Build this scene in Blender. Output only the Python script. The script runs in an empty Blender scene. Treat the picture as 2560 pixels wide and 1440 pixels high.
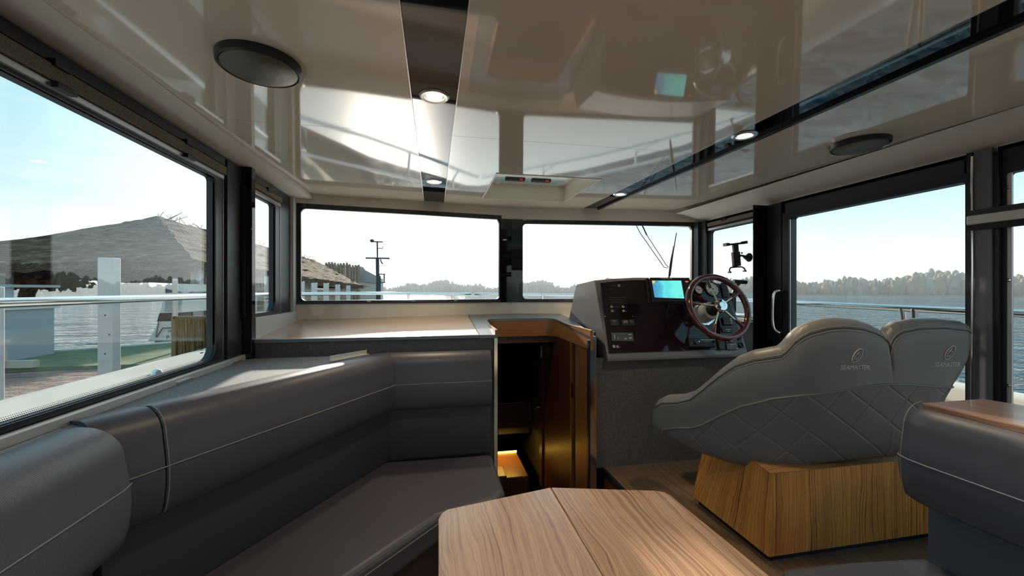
import bpy, bmesh, math, random
from mathutils import Vector, Matrix
random.seed(7)

# ------------------------------------------------------------------ camera, sky, sun, exposure
EYE = 1.41                     # eye height above the saloon floor; geometry below is given relative to the eye
F, CX, CY, TAN = 1000.0, 1280.0, 725.0, 0.195
YAW = math.atan(TAN); CA, SA = math.cos(YAW), math.sin(YAW)
sc = bpy.context.scene
col = sc.collection
cam_d = bpy.data.cameras.new('camera'); cam = bpy.data.objects.new('camera', cam_d); col.objects.link(cam)
cam.location = (0, 0, EYE); cam.rotation_euler = (math.pi/2, 0, -YAW)
cam_d.sensor_width = 36.0; cam_d.lens = F*36.0/2560.0; cam_d.shift_y = (CY-720.0)/2560.0
cam_d.clip_start = 0.02; cam_d.clip_end = 3000
sc.camera = cam

SUN_EL, SUN_AZ = math.radians(15.0), math.radians(-5.0)      # azimuth from the bow, negative = port
SUNDIR = Vector((math.sin(SUN_AZ)*math.cos(SUN_EL), math.cos(SUN_AZ)*math.cos(SUN_EL), math.sin(SUN_EL)))
sun_d = bpy.data.lights.new('sun', 'SUN'); sun_d.energy = 5.0; sun_d.angle = math.radians(1.5); sun_d.color = (1.0, .90, .76)
sun = bpy.data.objects.new('sun', sun_d); col.objects.link(sun)
sun.rotation_euler = SUNDIR.to_track_quat('Z', 'Y').to_euler(); sun.location = (0, 30, 20)

w = bpy.data.worlds.new('world'); sc.world = w; w.use_nodes = True
nt = w.node_tree; nt.nodes.clear()
def wn(t, **k):
    n = nt.nodes.new(t)
    for a, b in k.items(): setattr(n, a, b)
    return n
tc = wn('ShaderNodeTexCoord'); sep = wn('ShaderNodeSeparateXYZ'); nt.links.new(tc.outputs['Generated'], sep.inputs[0])
ramp = wn('ShaderNodeValToRGB'); nt.links.new(sep.outputs['Z'], ramp.inputs[0])
els = ramp.color_ramp.elements
els[0].position = 0.0; els[0].color = (.56, .585, .585, 1)
els[1].position = 1.0; els[1].color = (.11, .28, .41, 1)
for p, c in ((.06, (.53, .59, .60, 1)), (.16, (.40, .545, .58, 1)), (.30, (.27, .475, .54, 1)), (.55, (.18, .38, .50, 1))):
    e = els.new(p); e.color = c
# whitish glow of the hazy air around the sun
dot = wn('ShaderNodeVectorMath', operation='DOT_PRODUCT'); nt.links.new(tc.outputs['Generated'], dot.inputs[0]); dot.inputs[1].default_value = SUNDIR
gl = wn('ShaderNodeMapRange'); nt.links.new(dot.outputs['Value'], gl.inputs[0]); gl.inputs[1].default_value = .80; gl.inputs[2].default_value = 1.0
pw = wn('ShaderNodeMath', operation='POWER'); nt.links.new(gl.outputs[0], pw.inputs[0]); pw.inputs[1].default_value = 1.5
mulg = wn('ShaderNodeMath', operation='MULTIPLY'); nt.links.new(pw.outputs[0], mulg.inputs[0]); mulg.inputs[1].default_value = .75
gcol = wn('ShaderNodeMix', data_type='RGBA', blend_type='ADD'); nt.links.new(mulg.outputs[0], gcol.inputs[0])
nt.links.new(ramp.outputs[0], gcol.inputs[6]); gcol.inputs[7].default_value = (1.0, .95, .86, 1)
# thin high cloud
mp = wn('ShaderNodeMapping'); mp.inputs['Scale'].default_value = (1.3, 1.3, 7.0); nt.links.new(tc.outputs['Generated'], mp.inputs[0])
cn = wn('ShaderNodeTexNoise'); cn.inputs['Scale'].default_value = 2.6; cn.inputs['Detail'].default_value = 5; nt.links.new(mp.outputs[0], cn.inputs[0])
cr = wn('ShaderNodeMapRange'); cr.inputs[1].default_value = .48; cr.inputs[2].default_value = .78; cr.inputs[4].default_value = .55; nt.links.new(cn.outputs[0], cr.inputs[0])
cm = wn('ShaderNodeMix', data_type='RGBA'); nt.links.new(cr.outputs[0], cm.inputs[0]); nt.links.new(gcol.outputs[2], cm.inputs[6]); cm.inputs[7].default_value = (.62, .62, .60, 1)
bg = wn('ShaderNodeBackground'); nt.links.new(cm.outputs[2], bg.inputs[0]); bg.inputs[1].default_value = 1.0
wo = wn('ShaderNodeOutputWorld'); nt.links.new(bg.outputs[0], wo.inputs[0])
sc.view_settings.view_transform = 'Standard'; sc.view_settings.look = 'None'
sc.view_settings.exposure = 0.9; sc.view_settings.gamma = 1.0; sc.view_settings.use_curve_mapping = False
sc.cycles.max_bounces = 10; sc.cycles.diffuse_bounces = 5; sc.cycles.glossy_bounces = 5; sc.cycles.transparent_max_bounces = 16
sc.cycles.caustics_reflective = True; sc.cycles.caustics_refractive = False; sc.cycles.sample_clamp_indirect = 4.0
sc.cycles.use_denoising = True; sc.cycles.volume_bounces = 2

# ------------------------------------------------------------------ pixel rays (2560x1440) onto real planes
def ray(x, y):
    u = (x-CX)/F; v = (y-CY)/F
    return Vector((SA+u*CA, CA-u*SA, -v))
def atX(x, y, X): r = ray(x, y); return r*(X/r.x)
def atY(x, y, Y): r = ray(x, y); return r*(Y/r.y)
def atZ(x, y, Z): r = ray(x, y); return r*(Z/r.z)
def atP(x, y, p, n): r = ray(x, y); return r*(p.dot(n)/r.dot(n))

# ------------------------------------------------------------------ mesh helpers
class MB:
    def __init__(s): s.v = []; s.f = []; s.m = []; s.uv = None
    def add(s, vs, fs, mi=0):
        o = len(s.v); s.v += [tuple(p) for p in vs]; s.f += [tuple(i+o for i in f) for f in fs]; s.m += [mi]*len(fs); return s
    def box(s, a, b, mi=0):
        x0, y0, z0 = a; x1, y1, z1 = b
        x0, x1 = sorted((x0, x1)); y0, y1 = sorted((y0, y1)); z0, z1 = sorted((z0, z1))
        return s.add([(x0,y0,z0),(x1,y0,z0),(x1,y1,z0),(x0,y1,z0),(x0,y0,z1),(x1,y0,z1),(x1,y1,z1),(x0,y1,z1)],
                     [(0,3,2,1),(4,5,6,7),(0,1,5,4),(1,2,6,5),(2,3,7,6),(3,0,4,7)], mi)
    def hexa(s, p, mi=0):        # eight corners: bottom four, top four
        return s.add(p, [(0,3,2,1),(4,5,6,7),(0,1,5,4),(1,2,6,5),(2,3,7,6),(3,0,4,7)], mi)
    def obox(s, c, ax, ay, az, mi=0):   # centre and three half-axis vectors
        c, ax, ay, az = map(Vector, (c, ax, ay, az))
        return s.hexa([c-ax-ay-az, c+ax-ay-az, c+ax+ay-az, c-ax+ay-az, c-ax-ay+az, c+ax-ay+az, c+ax+ay+az, c-ax+ay+az], mi)
    def prism(s, poly, d, mi=0):  # polygon of 3D points pushed along vector d
        n = len(poly); d = Vector(d); P = [Vector(p) for p in poly]
        return s.add(P+[p+d for p in P], [tuple(range(n-1, -1, -1)), tuple(range(n, 2*n))]+[(i, (i+1) % n, n+(i+1) % n, n+i) for i in range(n)], mi)
    def tube(s, pts, r, n=10, mi=0, closed=False):
        P = [Vector(p) for p in pts]; rs = r if isinstance(r, (list, tuple)) else [r]*len(P)
        m = len(P); vs = []; fs = []; up = None
        for i, p in enumerate(P):
            if closed: t = P[(i+1) % m]-P[i-1]
            else: t = P[min(i+1, m-1)]-P[max(i-1, 0)]
            t.normalize()
            if up is None: up = Vector((0,0,1)) if abs(t.z) < .9 else Vector((0,1,0))
            a = t.cross(up)
            if a.length < 1e-6: a = t.cross(Vector((1,0,0)))
            a.normalize(); b = a.cross(t).normalized(); up = b
            for k in range(n):
                q = 2*math.pi*k/n
                vs.append(p+(a*math.cos(q)+b*math.sin(q))*rs[i])
        for i in range(m if closed else m-1):
            j = (i+1) % m
            for k in range(n):
                l = (k+1) % n
                fs.append((i*n+k, i*n+l, j*n+l, j*n+k))
        if not closed: fs += [tuple(range(n-1, -1, -1)), tuple(range((m-1)*n, m*n))]
        return s.add(vs, fs, mi)
    def lathe(s, c, ax, prof, n=24, mi=0):   # prof: (radius, height along ax)
        c = Vector(c); ax = Vector(ax).normalized()
        a = ax.cross(Vector((0,0,1)) if abs(ax.z) < .9 else Vector((1,0,0))).normalized(); b = ax.cross(a)
        vs = []; fs = []; m = len(prof)
        for r, h in prof:
            for k in range(n):
                q = 2*math.pi*k/n; vs.append(c+ax*h+(a*math.cos(q)+b*math.sin(q))*max(r, 1e-5))
        for i in range(m-1):
            for k in range(n):
                l = (k+1) % n; fs.append((i*n+k, i*n+l, (i+1)*n+l, (i+1)*n+k))
        fs += [tuple(range(n-1, -1, -1)), tuple(range((m-1)*n, m*n))]
        return s.add(vs, fs, mi)
    def ball(s, c, r, n=10, mi=0):
        rx, ry, rz = r if isinstance(r, (tuple, list)) else (r, r, r)
        vs = []; fs = []; m = n//2+1
        for i in range(m+1):
            t = math.pi*i/m
            for k in range(n):
                q = 2*math.pi*k/n; vs.append((c[0]+rx*math.sin(t)*math.cos(q), c[1]+ry*math.sin(t)*math.sin(q), c[2]+rz*math.cos(t)))
        for i in range(m):
            for k in range(n):
                l = (k+1) % n; fs.append((i*n+k, (i+1)*n+k, (i+1)*n+l, i*n+l))
        return s.add(vs, fs, mi)
    def grid(s, rows, mi=0, flip=False):
        n = len(rows[0]); vs = [p for r in rows for p in r]; fs = []
        for i in range(len(rows)-1):
            for k in range(n-1):
                f = (i*n+k, i*n+k+1, (i+1)*n+k+1, (i+1)*n+k); fs.append(f[::-1] if flip else f)
        return s.add(vs, fs, mi)
    def sweep(s, path, prof, mi=0, caps=True, rng=None):
        """closed profile of (offset to the left of the path, z) swept along plan points with mitred corners"""
        P = [Vector((p[0], p[1])) for p in path]; vs = []; fs = []; n = len(prof); m = len(P)
        for i, p in enumerate(P):
            d0 = (P[i]-P[i-1]).normalized() if i else None; d1 = (P[i+1]-P[i]).normalized() if i < m-1 else None
            a = d0 or d1; b = d1 or d0
            na = Vector((-a.y, a.x)); nb = Vector((-b.y, b.x)); nn = (na+nb).normalized(); k = 1/max(.35, nn.dot(na))
            if rng and not (rng[0] <= i <= rng[1]): continue
            for o, z in prof: q = p+nn*o*k; vs.append((q.x, q.y, z))
        m = len(vs)//n
        for i in range(m-1):
            for k in range(n):
                l = (k+1) % n; fs.append((i*n+k, (i+1)*n+k, (i+1)*n+l, i*n+l))
        if caps: fs += [tuple(range(n)), tuple(range(m*n-1, (m-1)*n-1, -1))]
        return s.add(vs, fs, mi)
    def build(s, name, mats, parent=None, smooth=None, bevel=0.0, seg=2):
        base = Vector((0, 0, 0))
        p = parent
        while p is not None: base += p.location; p = p.parent
        me = bpy.data.meshes.new(name)
        me.from_pydata([(x-base.x, y-base.y, z+EYE-base.z) for x, y, z in s.v], [], s.f)
        if not isinstance(mats, (list, tuple)): mats = [mats]
        for m in mats: me.materials.append(m)
        if len(mats) > 1: me.polygons.foreach_set('material_index', s.m)
        if s.uv:
            ul = me.uv_layers.new(name='UVMap')
            for lp in me.loops: ul.data[lp.index].uv = s.uv[lp.vertex_index]
        me.update()
        bm = bmesh.new(); bm.from_mesh(me); bmesh.ops.recalc_face_normals(bm, faces=bm.faces); 
        if smooth:
            for f in bm.faces: f.smooth = True
        bm.to_mesh(me); bm.free()
        if smooth:
            try: me.set_sharp_from_angle(angle=math.radians(smooth if smooth is not True else 40))
            except Exception: pass
        o = bpy.data.objects.new(name, me); col.objects.link(o)
        if parent is not None: o.parent = parent
        if bevel:
            md = o.modifiers.new('bevel', 'BEVEL'); md.width = bevel; md.segments = seg; md.limit_method = 'ANGLE'; md.angle_limit = math.radians(40)
        return o
def tag(o, label=None, cat=None, group=None, kind=None):
    if label: o['label'] = label
    if cat: o['category'] = cat
    if group: o['group'] = group
    if kind: o['kind'] = kind
    return o
def thing(name, loc, label=None, cat=None, group=None, kind=None):
    o = bpy.data.objects.new(name, None); col.objects.link(o); o.location = (loc[0], loc[1], loc[2]+EYE); o.empty_display_size = .05
    return tag(o, label, cat, group, kind)
def arc(c, r, a0, a1, n):
    return [(c[0]+r*math.cos(math.radians(a0+(a1-a0)*i/n)), c[1]+r*math.sin(math.radians(a0+(a1-a0)*i/n))) for i in range(n+1)]
def rrect(x0, y0, x1, y1, r, n=6):
    if not isinstance(r, (list, tuple)): r = [r]*4   # bl, br, tr, tl
    return (arc((x0+r[0], y0+r[0]), r[0], 180, 270, n)+arc((x1-r[1], y0+r[1]), r[1], 270, 360, n)
            +arc((x1-r[2], y1-r[2]), r[2], 0, 90, n)+arc((x0+r[3], y1-r[3]), r[3], 90, 180, n))
def ring_plate(mb, fn, outer, inner, r, t, mi=0, n=6):
    """flat frame: rectangle outer with a rounded opening inner, mapped by fn(a, b, depth)"""
    I = rrect(*inner, r, n); O = []
    x0, y0, x1, y1 = outer
    cs = [(x0, y0), (x1, y0), (x1, y1), (x0, y1)]
    for q, c in enumerate(cs):
        for k in range(n+1):
            p = I[q*(n+1)+k]
            f = k/n
            # slide along the rectangle around corner q
            if q == 0: O.append((x0, p[1]) if f < .5 else (p[0], y0))
            elif q == 1: O.append((p[0], y0) if f < .5 else (x1, p[1]))
            elif q == 2: O.append((x1, p[1]) if f < .5 else (p[0], y1))
            else: O.append((p[0], y1) if f < .5 else (x0, p[1]))
            if k == n//2: O[-1] = c
    m = len(I); vs = [fn(a, b, 0) for a, b in O]+[fn(a, b, 0) for a, b in I]+[fn(a, b, t) for a, b in O]+[fn(a, b, t) for a, b in I]
    fs = []
    for i in range(m):
        j = (i+1) % m
        fs += [(i, j, m+j, m+i), (2*m+i, 3*m+i, 3*m+j, 2*m+j), (i, 2*m+i, 2*m+j, j), (m+i, m+j, 3*m+j, 3*m+i)]
    return mb.add(vs, fs, mi)
def smoothpts(pts, k=6):
    """Catmull-Rom through points (any dimension)"""
    P = [Vector(p) for p in pts]; out = []
    for i in range(len(P)-1):
        a = P[max(i-1, 0)]; b = P[i]; c = P[i+1]; d = P[min(i+2, len(P)-1)]
        for j in range(k):
            t = j/k
            out.append(.5*((2*b)+(c-a)*t+(2*a-5*b+4*c-d)*t*t+(3*b-a-3*c+d)*t**3))
    out.append(P[-1]); return out
def text_geo(body, size, shear=0.0, ext=0.0):
    cu = bpy.data.curves.new('lettering', 'FONT'); cu.body = body; cu.size = size; cu.shear = shear; cu.align_x = 'CENTER'; cu.align_y = 'CENTER'; cu.resolution_u = 2
    o = bpy.data.objects.new('lettering_tmp', cu); col.objects.link(o)
    me = bpy.data.meshes.new_from_object(o.evaluated_get(bpy.context.evaluated_depsgraph_get()))
    vs = [v.co.copy() for v in me.vertices]; fs = [tuple(p.vertices) for p in me.polygons]
    bpy.data.objects.remove(o); bpy.data.curves.remove(cu); bpy.data.meshes.remove(me)
    return vs, fs

# ------------------------------------------------------------------ materials
def pm(name, color, rough=.5, metal=0.0, spec=.5, coat=0.0, emit=None, es=1.0, ior=1.5, sheen=0.0):
    m = bpy.data.materials.new(name); m.use_nodes = True; b = m.node_tree.nodes['Principled BSDF']
    b.inputs['Base Color'].default_value = (*color, 1); b.inputs['Roughness'].default_value = rough; b.inputs['Metallic'].default_value = metal
    b.inputs['Specular IOR Level'].default_value = spec; b.inputs['Coat Weight'].default_value = coat; b.inputs['Coat Roughness'].default_value = .03; b.inputs['IOR'].default_value = ior
    b.inputs['Sheen Weight'].default_value = sheen
    if emit: b.inputs['Emission Color'].default_value = (*emit, 1); b.inputs['Emission Strength'].default_value = es
    return m
def nodes(m): return m.node_tree.nodes, m.node_tree.links, m.node_tree.nodes['Principled BSDF']
def coords(m, scale=(1,1,1), rot=(0,0,0), kind='Object'):
    N, L, b = nodes(m); t = N.new('ShaderNodeTexCoord'); p = N.new('ShaderNodeMapping')
    p.inputs['Scale'].default_value = scale; p.inputs['Rotation'].default_value = rot; L.new(t.outputs[kind], p.inputs[0]); return p.outputs[0]
def noise(m, vec, scale, detail=3, rough=.55, dist=0.0):
    N, L, b = nodes(m); n = N.new('ShaderNodeTexNoise'); n.inputs['Scale'].default_value = scale; n.inputs['Detail'].default_value = detail
    n.inputs['Roughness'].default_value = rough; n.inputs['Distortion'].default_value = dist; L.new(vec, n.inputs['Vector']); return n.outputs[0]
def cramp(m, fac, stops):
    N, L, b = nodes(m); r = N.new('ShaderNodeValToRGB'); e = r.color_ramp.elements
    e[0].position, e[0].color = stops[0][0], (*stops[0][1], 1); e[1].position, e[1].color = stops[-1][0], (*stops[-1][1], 1)
    for p, c in stops[1:-1]: q = e.new(p); q.color = (*c, 1)
    L.new(fac, r.inputs[0]); return r.outputs[0]
def mixc(m, fac, a, b_, mode='MIX'):
    N, L, b = nodes(m); x = N.new('ShaderNodeMix'); x.data_type = 'RGBA'; x.blend_type = mode
    if hasattr(fac, 'links'): L.new(fac, x.inputs[0])
    else: x.inputs[0].default_value = fac
    for s_, i in ((a, 6), (b_, 7)):
        if hasattr(s_, 'links'): L.new(s_, x.inputs[i])
        else: x.inputs[i].default_value = (*s_, 1)
    return x.outputs[2]
def bump(m, h, strength=.2, dist=.002):
    N, L, b = nodes(m); n = N.new('ShaderNodeBump'); n.inputs['Strength'].default_value = strength; n.inputs['Distance'].default_value = dist
    L.new(h, n.inputs['Height']); L.new(n.outputs[0], b.inputs['Normal'])
def setc(m, c): N, L, b = nodes(m); L.new(c, b.inputs['Base Color'])

def wood(name, axis, light, mid, dark, rough=.35, freq=1.0, coat=0.0, vein=.55):
    """veneer with long thin dark veins that wander along one axis"""
    m = pm(name, mid, rough, coat=coat); N, L, b = nodes(m)
    def mth(op, a, c, d=None):
        n = N.new('ShaderNodeMath'); n.operation = op
        for i, q in enumerate((a, c, d)):
            if q is None: continue
            if hasattr(q, 'links'): L.new(q, n.inputs[i])
            else: n.inputs[i].default_value = q
        return n.outputs[0]
    sp = N.new('ShaderNodeSeparateXYZ'); L.new(coords(m), sp.inputs[0])
    cross = {'x': mth('ADD', sp.outputs[1], sp.outputs[2]), 'y': mth('ADD', sp.outputs[0], sp.outputs[2]), 'z': mth('ADD', sp.outputs[0], sp.outputs[1])}[axis]
    lo_s = {'x': (2.2, 7, 7), 'y': (7, 2.2, 7), 'z': (7, 7, 2.2)}[axis]; hi_s = {'x': (9, 26, 26), 'y': (26, 9, 26), 'z': (26, 26, 9)}[axis]
    fi_s = {'x': (6, 190, 190), 'y': (190, 6, 190), 'z': (190, 190, 6)}[axis]
    warp = mth('MULTIPLY_ADD', noise(m, coords(m, lo_s), 1.0, 2, .5), .075/freq, cross)
    warp = mth('MULTIPLY_ADD', noise(m, coords(m, hi_s), 1.0, 1, .5), .012/freq, warp)
    def n1(scale, det):
        n = N.new('ShaderNodeTexNoise'); n.noise_dimensions = '1D'; n.inputs['Scale'].default_value = scale*freq; n.inputs['Detail'].default_value = det; L.new(warp, n.inputs['W']); return n.outputs[0]
    tone = n1(22, 2); ln = n1(60, 1); fine = noise(m, coords(m, fi_s), 1.0, 2, .6)
    base = cramp(m, tone, [(.34, mid), (.5, light), (.64, mid)])
    base = mixc(m, .16, base, cramp(m, fine, [(.38, dark), (.62, light)]))
    base = mixc(m, mth('MULTIPLY', cramp(m, n1(140, 2), [(.40, (1, 1, 1)), (.52, (0, 0, 0))]), vein*.35), base, dark)
    d = mth('ABSOLUTE', mth('SUBTRACT', ln, .5), 0.0)
    lines = cramp(m, d, [(.0, (1, 1, 1)), (.012, (.8, .8, .8)), (.035, (0, 0, 0)), (.5, (0, 0, 0))])
    brk = cramp(m, noise(m, coords(m, lo_s), 1.6, 2), [(.35, (.35, .35, .35)), (.6, (1, 1, 1))])
    setc(m, mixc(m, mth('MULTIPLY', mth('MULTIPLY', lines, brk), vein), base, dark)); bump(m, fine, .04, .0005); return m
def leather(name, c, rough=.42, fine=900, st=.12, sheen=0.0):
    m = pm(name, c, rough, spec=.45, sheen=sheen); n = noise(m, coords(m), fine, 2)
    big = noise(m, coords(m), 3.0, 3)
    setc(m, mixc(m, .18, c, cramp(m, big, [(.3, tuple(x*.7 for x in c)), (.7, tuple(x*1.25 for x in c))])))
    bump(m, n, st, .0008); return m
def weave(name, c1, c2, sc1=420, rough=.8):
    m = pm(name, c1, rough, spec=.2)
    a = noise(m, coords(m, (sc1, sc1*.25, sc1)), 1, 2); b_ = noise(m, coords(m, (sc1*.25, sc1, sc1*.5)), 1, 2)
    k = mixc(m, .5, a, b_); setc(m, cramp(m, k, [(.38, c1), (.62, c2)])); bump(m, k, .3, .001); return m
def glass(name, tint=(.93, .96, .96), refl=1.0, add=0.02):
    m = bpy.data.materials.new(name); m.use_nodes = True; N = m.node_tree.nodes; L = m.node_tree.links; N.clear()
    o = N.new('ShaderNodeOutputMaterial'); mx = N.new('ShaderNodeMixShader'); t = N.new('ShaderNodeBsdfTransparent'); g = N.new('ShaderNodeBsdfGlossy')
    lw = N.new('ShaderNodeLayerWeight'); lw.inputs[0].default_value = .5
    fr = N.new('ShaderNodeMath'); fr.operation = 'POWER'; L.new(lw.outputs['Facing'], fr.inputs[0]); fr.inputs[1].default_value = 4.0
    ma = N.new('ShaderNodeMath'); ma.operation = 'MULTIPLY_ADD'; ma.inputs[1].default_value = refl; ma.inputs[2].default_value = add; ma.use_clamp = True
    t.inputs[0].default_value = (*tint, 1); g.inputs['Roughness'].default_value = 0.0; g.inputs[0].default_value = (.95, .97, 1, 1)
    L.new(fr.outputs[0], ma.inputs[0]); L.new(ma.outputs[0], mx.inputs[0]); L.new(t.outputs[0], mx.inputs[1]); L.new(g.outputs[0], mx.inputs[2]); L.new(mx.outputs[0], o.inputs[0]); return m
M = {}
M['gloss_cream'] = pm('gloss_cream', (.74, .67, .57), .06, coat=.7, ior=1.55)
M['cream'] = pm('cream_matte', (.70, .65, .58), .45)
M['white'] = pm('white_gelcoat', (.80, .78, .74), .3, coat=.3)
M['gel'] = pm('cream_gelcoat', (.82, .77, .68), .3, coat=.2)  # even cream tone for side decks, bulwark and hatch recess
M['offwhite'] = pm('painted_board', (.66, .66, .66), .4)
M['black_gloss'] = pm('black_gloss', (.006, .007, .010), .03)
M['black'] = pm('black_frame', (.012, .012, .018), .35)
M['charcoal'] = pm('charcoal_frame', (.028, .029, .036), .4)
M['rubber'] = pm('rubber', (.012, .012, .013), .6)
M['blind'] = weave('blind_fabric', (.16, .14, .11), (.26, .23, .18), 300)
M['alu'] = pm('aluminium', (.62, .62, .61), .32, .9)
M['alu_light'] = pm('pale_aluminium', (.68, .67, .64), .4, .4)
M['chrome'] = pm('chrome', (.86, .86, .86), .06, 1.0)
M['steel'] = pm('polished_steel', (.72, .70, .68), .12, 1.0)
M['brass'] = pm('warm_steel', (.80, .72, .55), .15, 1.0)
M['sofa'] = leather('slate_leather', (.086, .080, .097), .40)
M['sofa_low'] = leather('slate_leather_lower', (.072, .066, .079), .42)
M['sofa_blue'] = leather('slate_blue_leather', (.085, .090, .115), .38, 700, .25)
M['sofa_rib'] = leather('ribbed_leather', (.14, .148, .182), .36, 700, .1)
_N, _L, _b = nodes(M['sofa_rib']); _w = _N.new('ShaderNodeTexWave'); _w.bands_direction = 'Y'; _w.inputs['Scale'].default_value = 95; _w.inputs['Distortion'].default_value = .6; _L.new(coords(M['sofa_rib']), _w.inputs['Vector']); bump(M['sofa_rib'], _w.outputs['Fac'], .3, .0008)
M['stitch'] = pm('stitching', (.36, .33, .32), .7)
M['stitch_dark'] = pm('seam_thread', (.05, .045, .04), .7)
M['helm'] = leather('helm_leather', (.185, .172, .163), .40, 800, .15)
M['print'] = pm('silver_print', (.66, .60, .58), .5)
M['fabric'] = weave('grey_fabric', (.10, .105, .115), (.19, .195, .20), 420)
M['fabric_dark'] = weave('dark_fabric', (.085, .078, .074), (.145, .135, .128), 380)
M['shelf'] = weave('shelf_fabric', (.16, .175, .19), (.29, .305, .32), 300)
M['grey'] = pm('grey_laminate', (.17, .175, .19), .3)
M['hood'] = pm('console_gelcoat', (.17, .16, .16), .3, coat=.2)
M['dash'] = pm('dash_gloss', (.018, .008, .011), .04, spec=.4)
M['plastic'] = pm('black_plastic', (.016, .016, .018), .4)
M['plastic2'] = pm('grey_plastic', (.07, .07, .075), .4)
M['mahogany'] = wood('mahogany', 'x', (.13, .022, .014), (.09, .013, .010), (.03, .004, .004), .15, 2, coat=.8)
M['wood_table'] = wood('table_veneer', 'y', (.60, .38, .24), (.52, .31, .19), (.20, .10, .065), .30, 1.0, coat=.12, vein=.8)
M['wood_table2'] = wood('table_veneer_pale', 'y', (.62, .42, .30), (.54, .355, .25), (.24, .13, .10), .30, 1.0, coat=.12, vein=.7)
M['wood_z'] = wood('upright_veneer', 'z', (.76, .36, .09), (.62, .27, .062), (.18, .055, .018), .35, 1.1, vein=.95)
M['wood_x'] = wood('counter_veneer', 'x', (.58, .40, .28), (.52, .345, .23), (.34, .21, .14), .28, 1.0, coat=.5, vein=.3)
M['wood_apron'] = wood('apron_veneer', 'x', (.42, .18, .05), (.32, .125, .034), (.10, .036, .014), .35, 1.0)
M['wood_door'] = wood('door_veneer', 'z', (.10, .034, .012), (.075, .023, .008), (.03, .009, .004), .35, 1.3)
M['wood_post'] = wood('post_veneer', 'z', (.26, .11, .034), (.20, .08, .024), (.08, .028, .010), .35, 1.0)
M['wood_red'] = wood('riser_veneer', 'z', (.24, .085, .03), (.18, .06, .02), (.08, .025, .01), .4, 1.2)
M['wood_floor'] = wood('floor_laminate', 'y', (.21, .135, .085), (.16, .10, .062), (.07, .042, .026), .4, .8)
M['wood_top'] = wood('cabinet_veneer', 'y', (.36, .22, .15), (.29, .165, .11), (.15, .08, .055), .3, .9, coat=.15)
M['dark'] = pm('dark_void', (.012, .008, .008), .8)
M['led'] = pm('led_strip', (1, .7, .2), .5, emit=(1, .62, .08), es=3.0)
M['blue_led'] = pm('blue_led', (.1, .1, 1), .5, emit=(.10, .15, 1), es=6.0)
M['lamp'] = pm('lamp_lens', (1, .95, .85), .4, emit=(1, .93, .75), es=6.0)
M['glass'] = glass('window_glass', (.985, .99, .99), .6, .012)
M['glass_port'] = glass('port_glass', (.98, .99, .99), .7, .04)
M['glass_front'] = glass('windscreen_glass', (.99, .99, .99), .4, .005)
M['red'] = pm('red_button', (.75, .05, .03), .4)
M['white_print'] = pm('white_print', (.75, .74, .73), .5)
M['dim_print'] = pm('dim_print', (.16, .12, .12), .5)

# ------------------------------------------------------------------ the cabin shell
def ceil_z(Y): return .642+.02*Y
XL, XR = -1.03, 2.33
FA, FM, FB = Vector((-1.0, 3.16, 0)), Vector((.65, 3.37, 0)), Vector((2.32, 3.20, 0))   # plan of the V-shaped windscreen
def front_y(X):
    if X < FM.x: return FA.y+(FM.y-FA.y)*(X-FA.x)/(FM.x-FA.x)
    return FM.y+(FB.y-FM.y)*(X-FM.x)/(FB.x-FM.x)
YA = -1.3                                                        # aft bulkhead
FLOOR, HELM = -1.41, -1.12

fl = MB().box((XL-.05, YA, FLOOR-.05), (1.04, 2.40, FLOOR)).build('floor', M['wood_floor']); tag(fl, 'brown wood laminate saloon floor under the table', kind='structure')
hf = thing('floor_helm', (1.04, 2.3, FLOOR), 'raised brown wood floor around the helm seat', kind='structure')
MB().box((1.05, -.2, HELM-.03), (XR, 2.42, HELM)).build('floor_board', M['wood_floor'], hf)
MB().box((1.035, -.2, HELM-.032), (1.052, 2.36, HELM+.004)).build('edge_trim', M['black'], hf)
MB().box((1.052, -.2, FLOOR), (1.08, 2.36, HELM-.033)).build('riser', M['wood_red'], hf)

# port wall
wl = thing('wall_left', (XL, 1.0, FLOOR), 'port cabin wall below and above the windows', kind='structure')
MB().box((XL-.06, YA, FLOOR), (XL-.002, 3.2, -.385)).build('lower_lining', M['cream'], wl)
MB().box((XL-.06, YA, .668), (-.875, 3.17, .69)).build('ceiling_margin', M['cream'], wl)
MB().prism([(XL-.04, YA, .655), (-.88, YA, .645), (-.88, YA, .66), (XL-.04, YA, .67)], (0, 3.12-YA, .05)).build('cove', M['cream'], wl)
pl = tag(MB().box((-1.045, 2.405, -.42), (-.972, 2.452, .69)).build('trim_1', M['black_gloss'], bevel=.004), 'glossy black pillar cover between the two port windows', kind='structure')
def px(sign, X):          # plane X = const, a = Y, b = Z, depth along sign*X
    return lambda a, b, d: (X+sign*d, a, b)

def side_window(name, X, sgn, Y0, Y1, z0, z1, oy0, oy1, oz0, oz1, rad, label, gl):
    t = thing(name, (X, (Y0+Y1)/2, z0), label, kind='structure')
    ring_plate(m := MB(), px(sgn, X), (Y0, z0, Y1, z1), (oy0, oz0, oy1, oz1), rad, -.035); m.build('window_frame', M['charcoal'], t)
    ring_plate(m := MB(), px(sgn, X-sgn*.008), (oy0-.02, oz0-.015, oy1+.02, oz1+.02), (oy0, oz0, oy1, oz1), rad, .014); m.build('inner_seal', M['black'], t)
    MB().box((X-sgn*.024, oy0-.015, oz0-.015), (X-sgn*.019, oy1+.015, oz1+.015)).build('pane', gl, t)
    return t
w1 = side_window('window_1', XL, 1, YA, 2.408, -.385, .664, -.75, 2.150, -.330, .535, [.03, .07, .02, .02], 'large port side window with rounded lower corner', M['glass_port'])
MB().box((XL-.001, 2.225, -.355), (XL+.0025, 2.2285, .64)).build('seam_line', M['alu'], w1)
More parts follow.
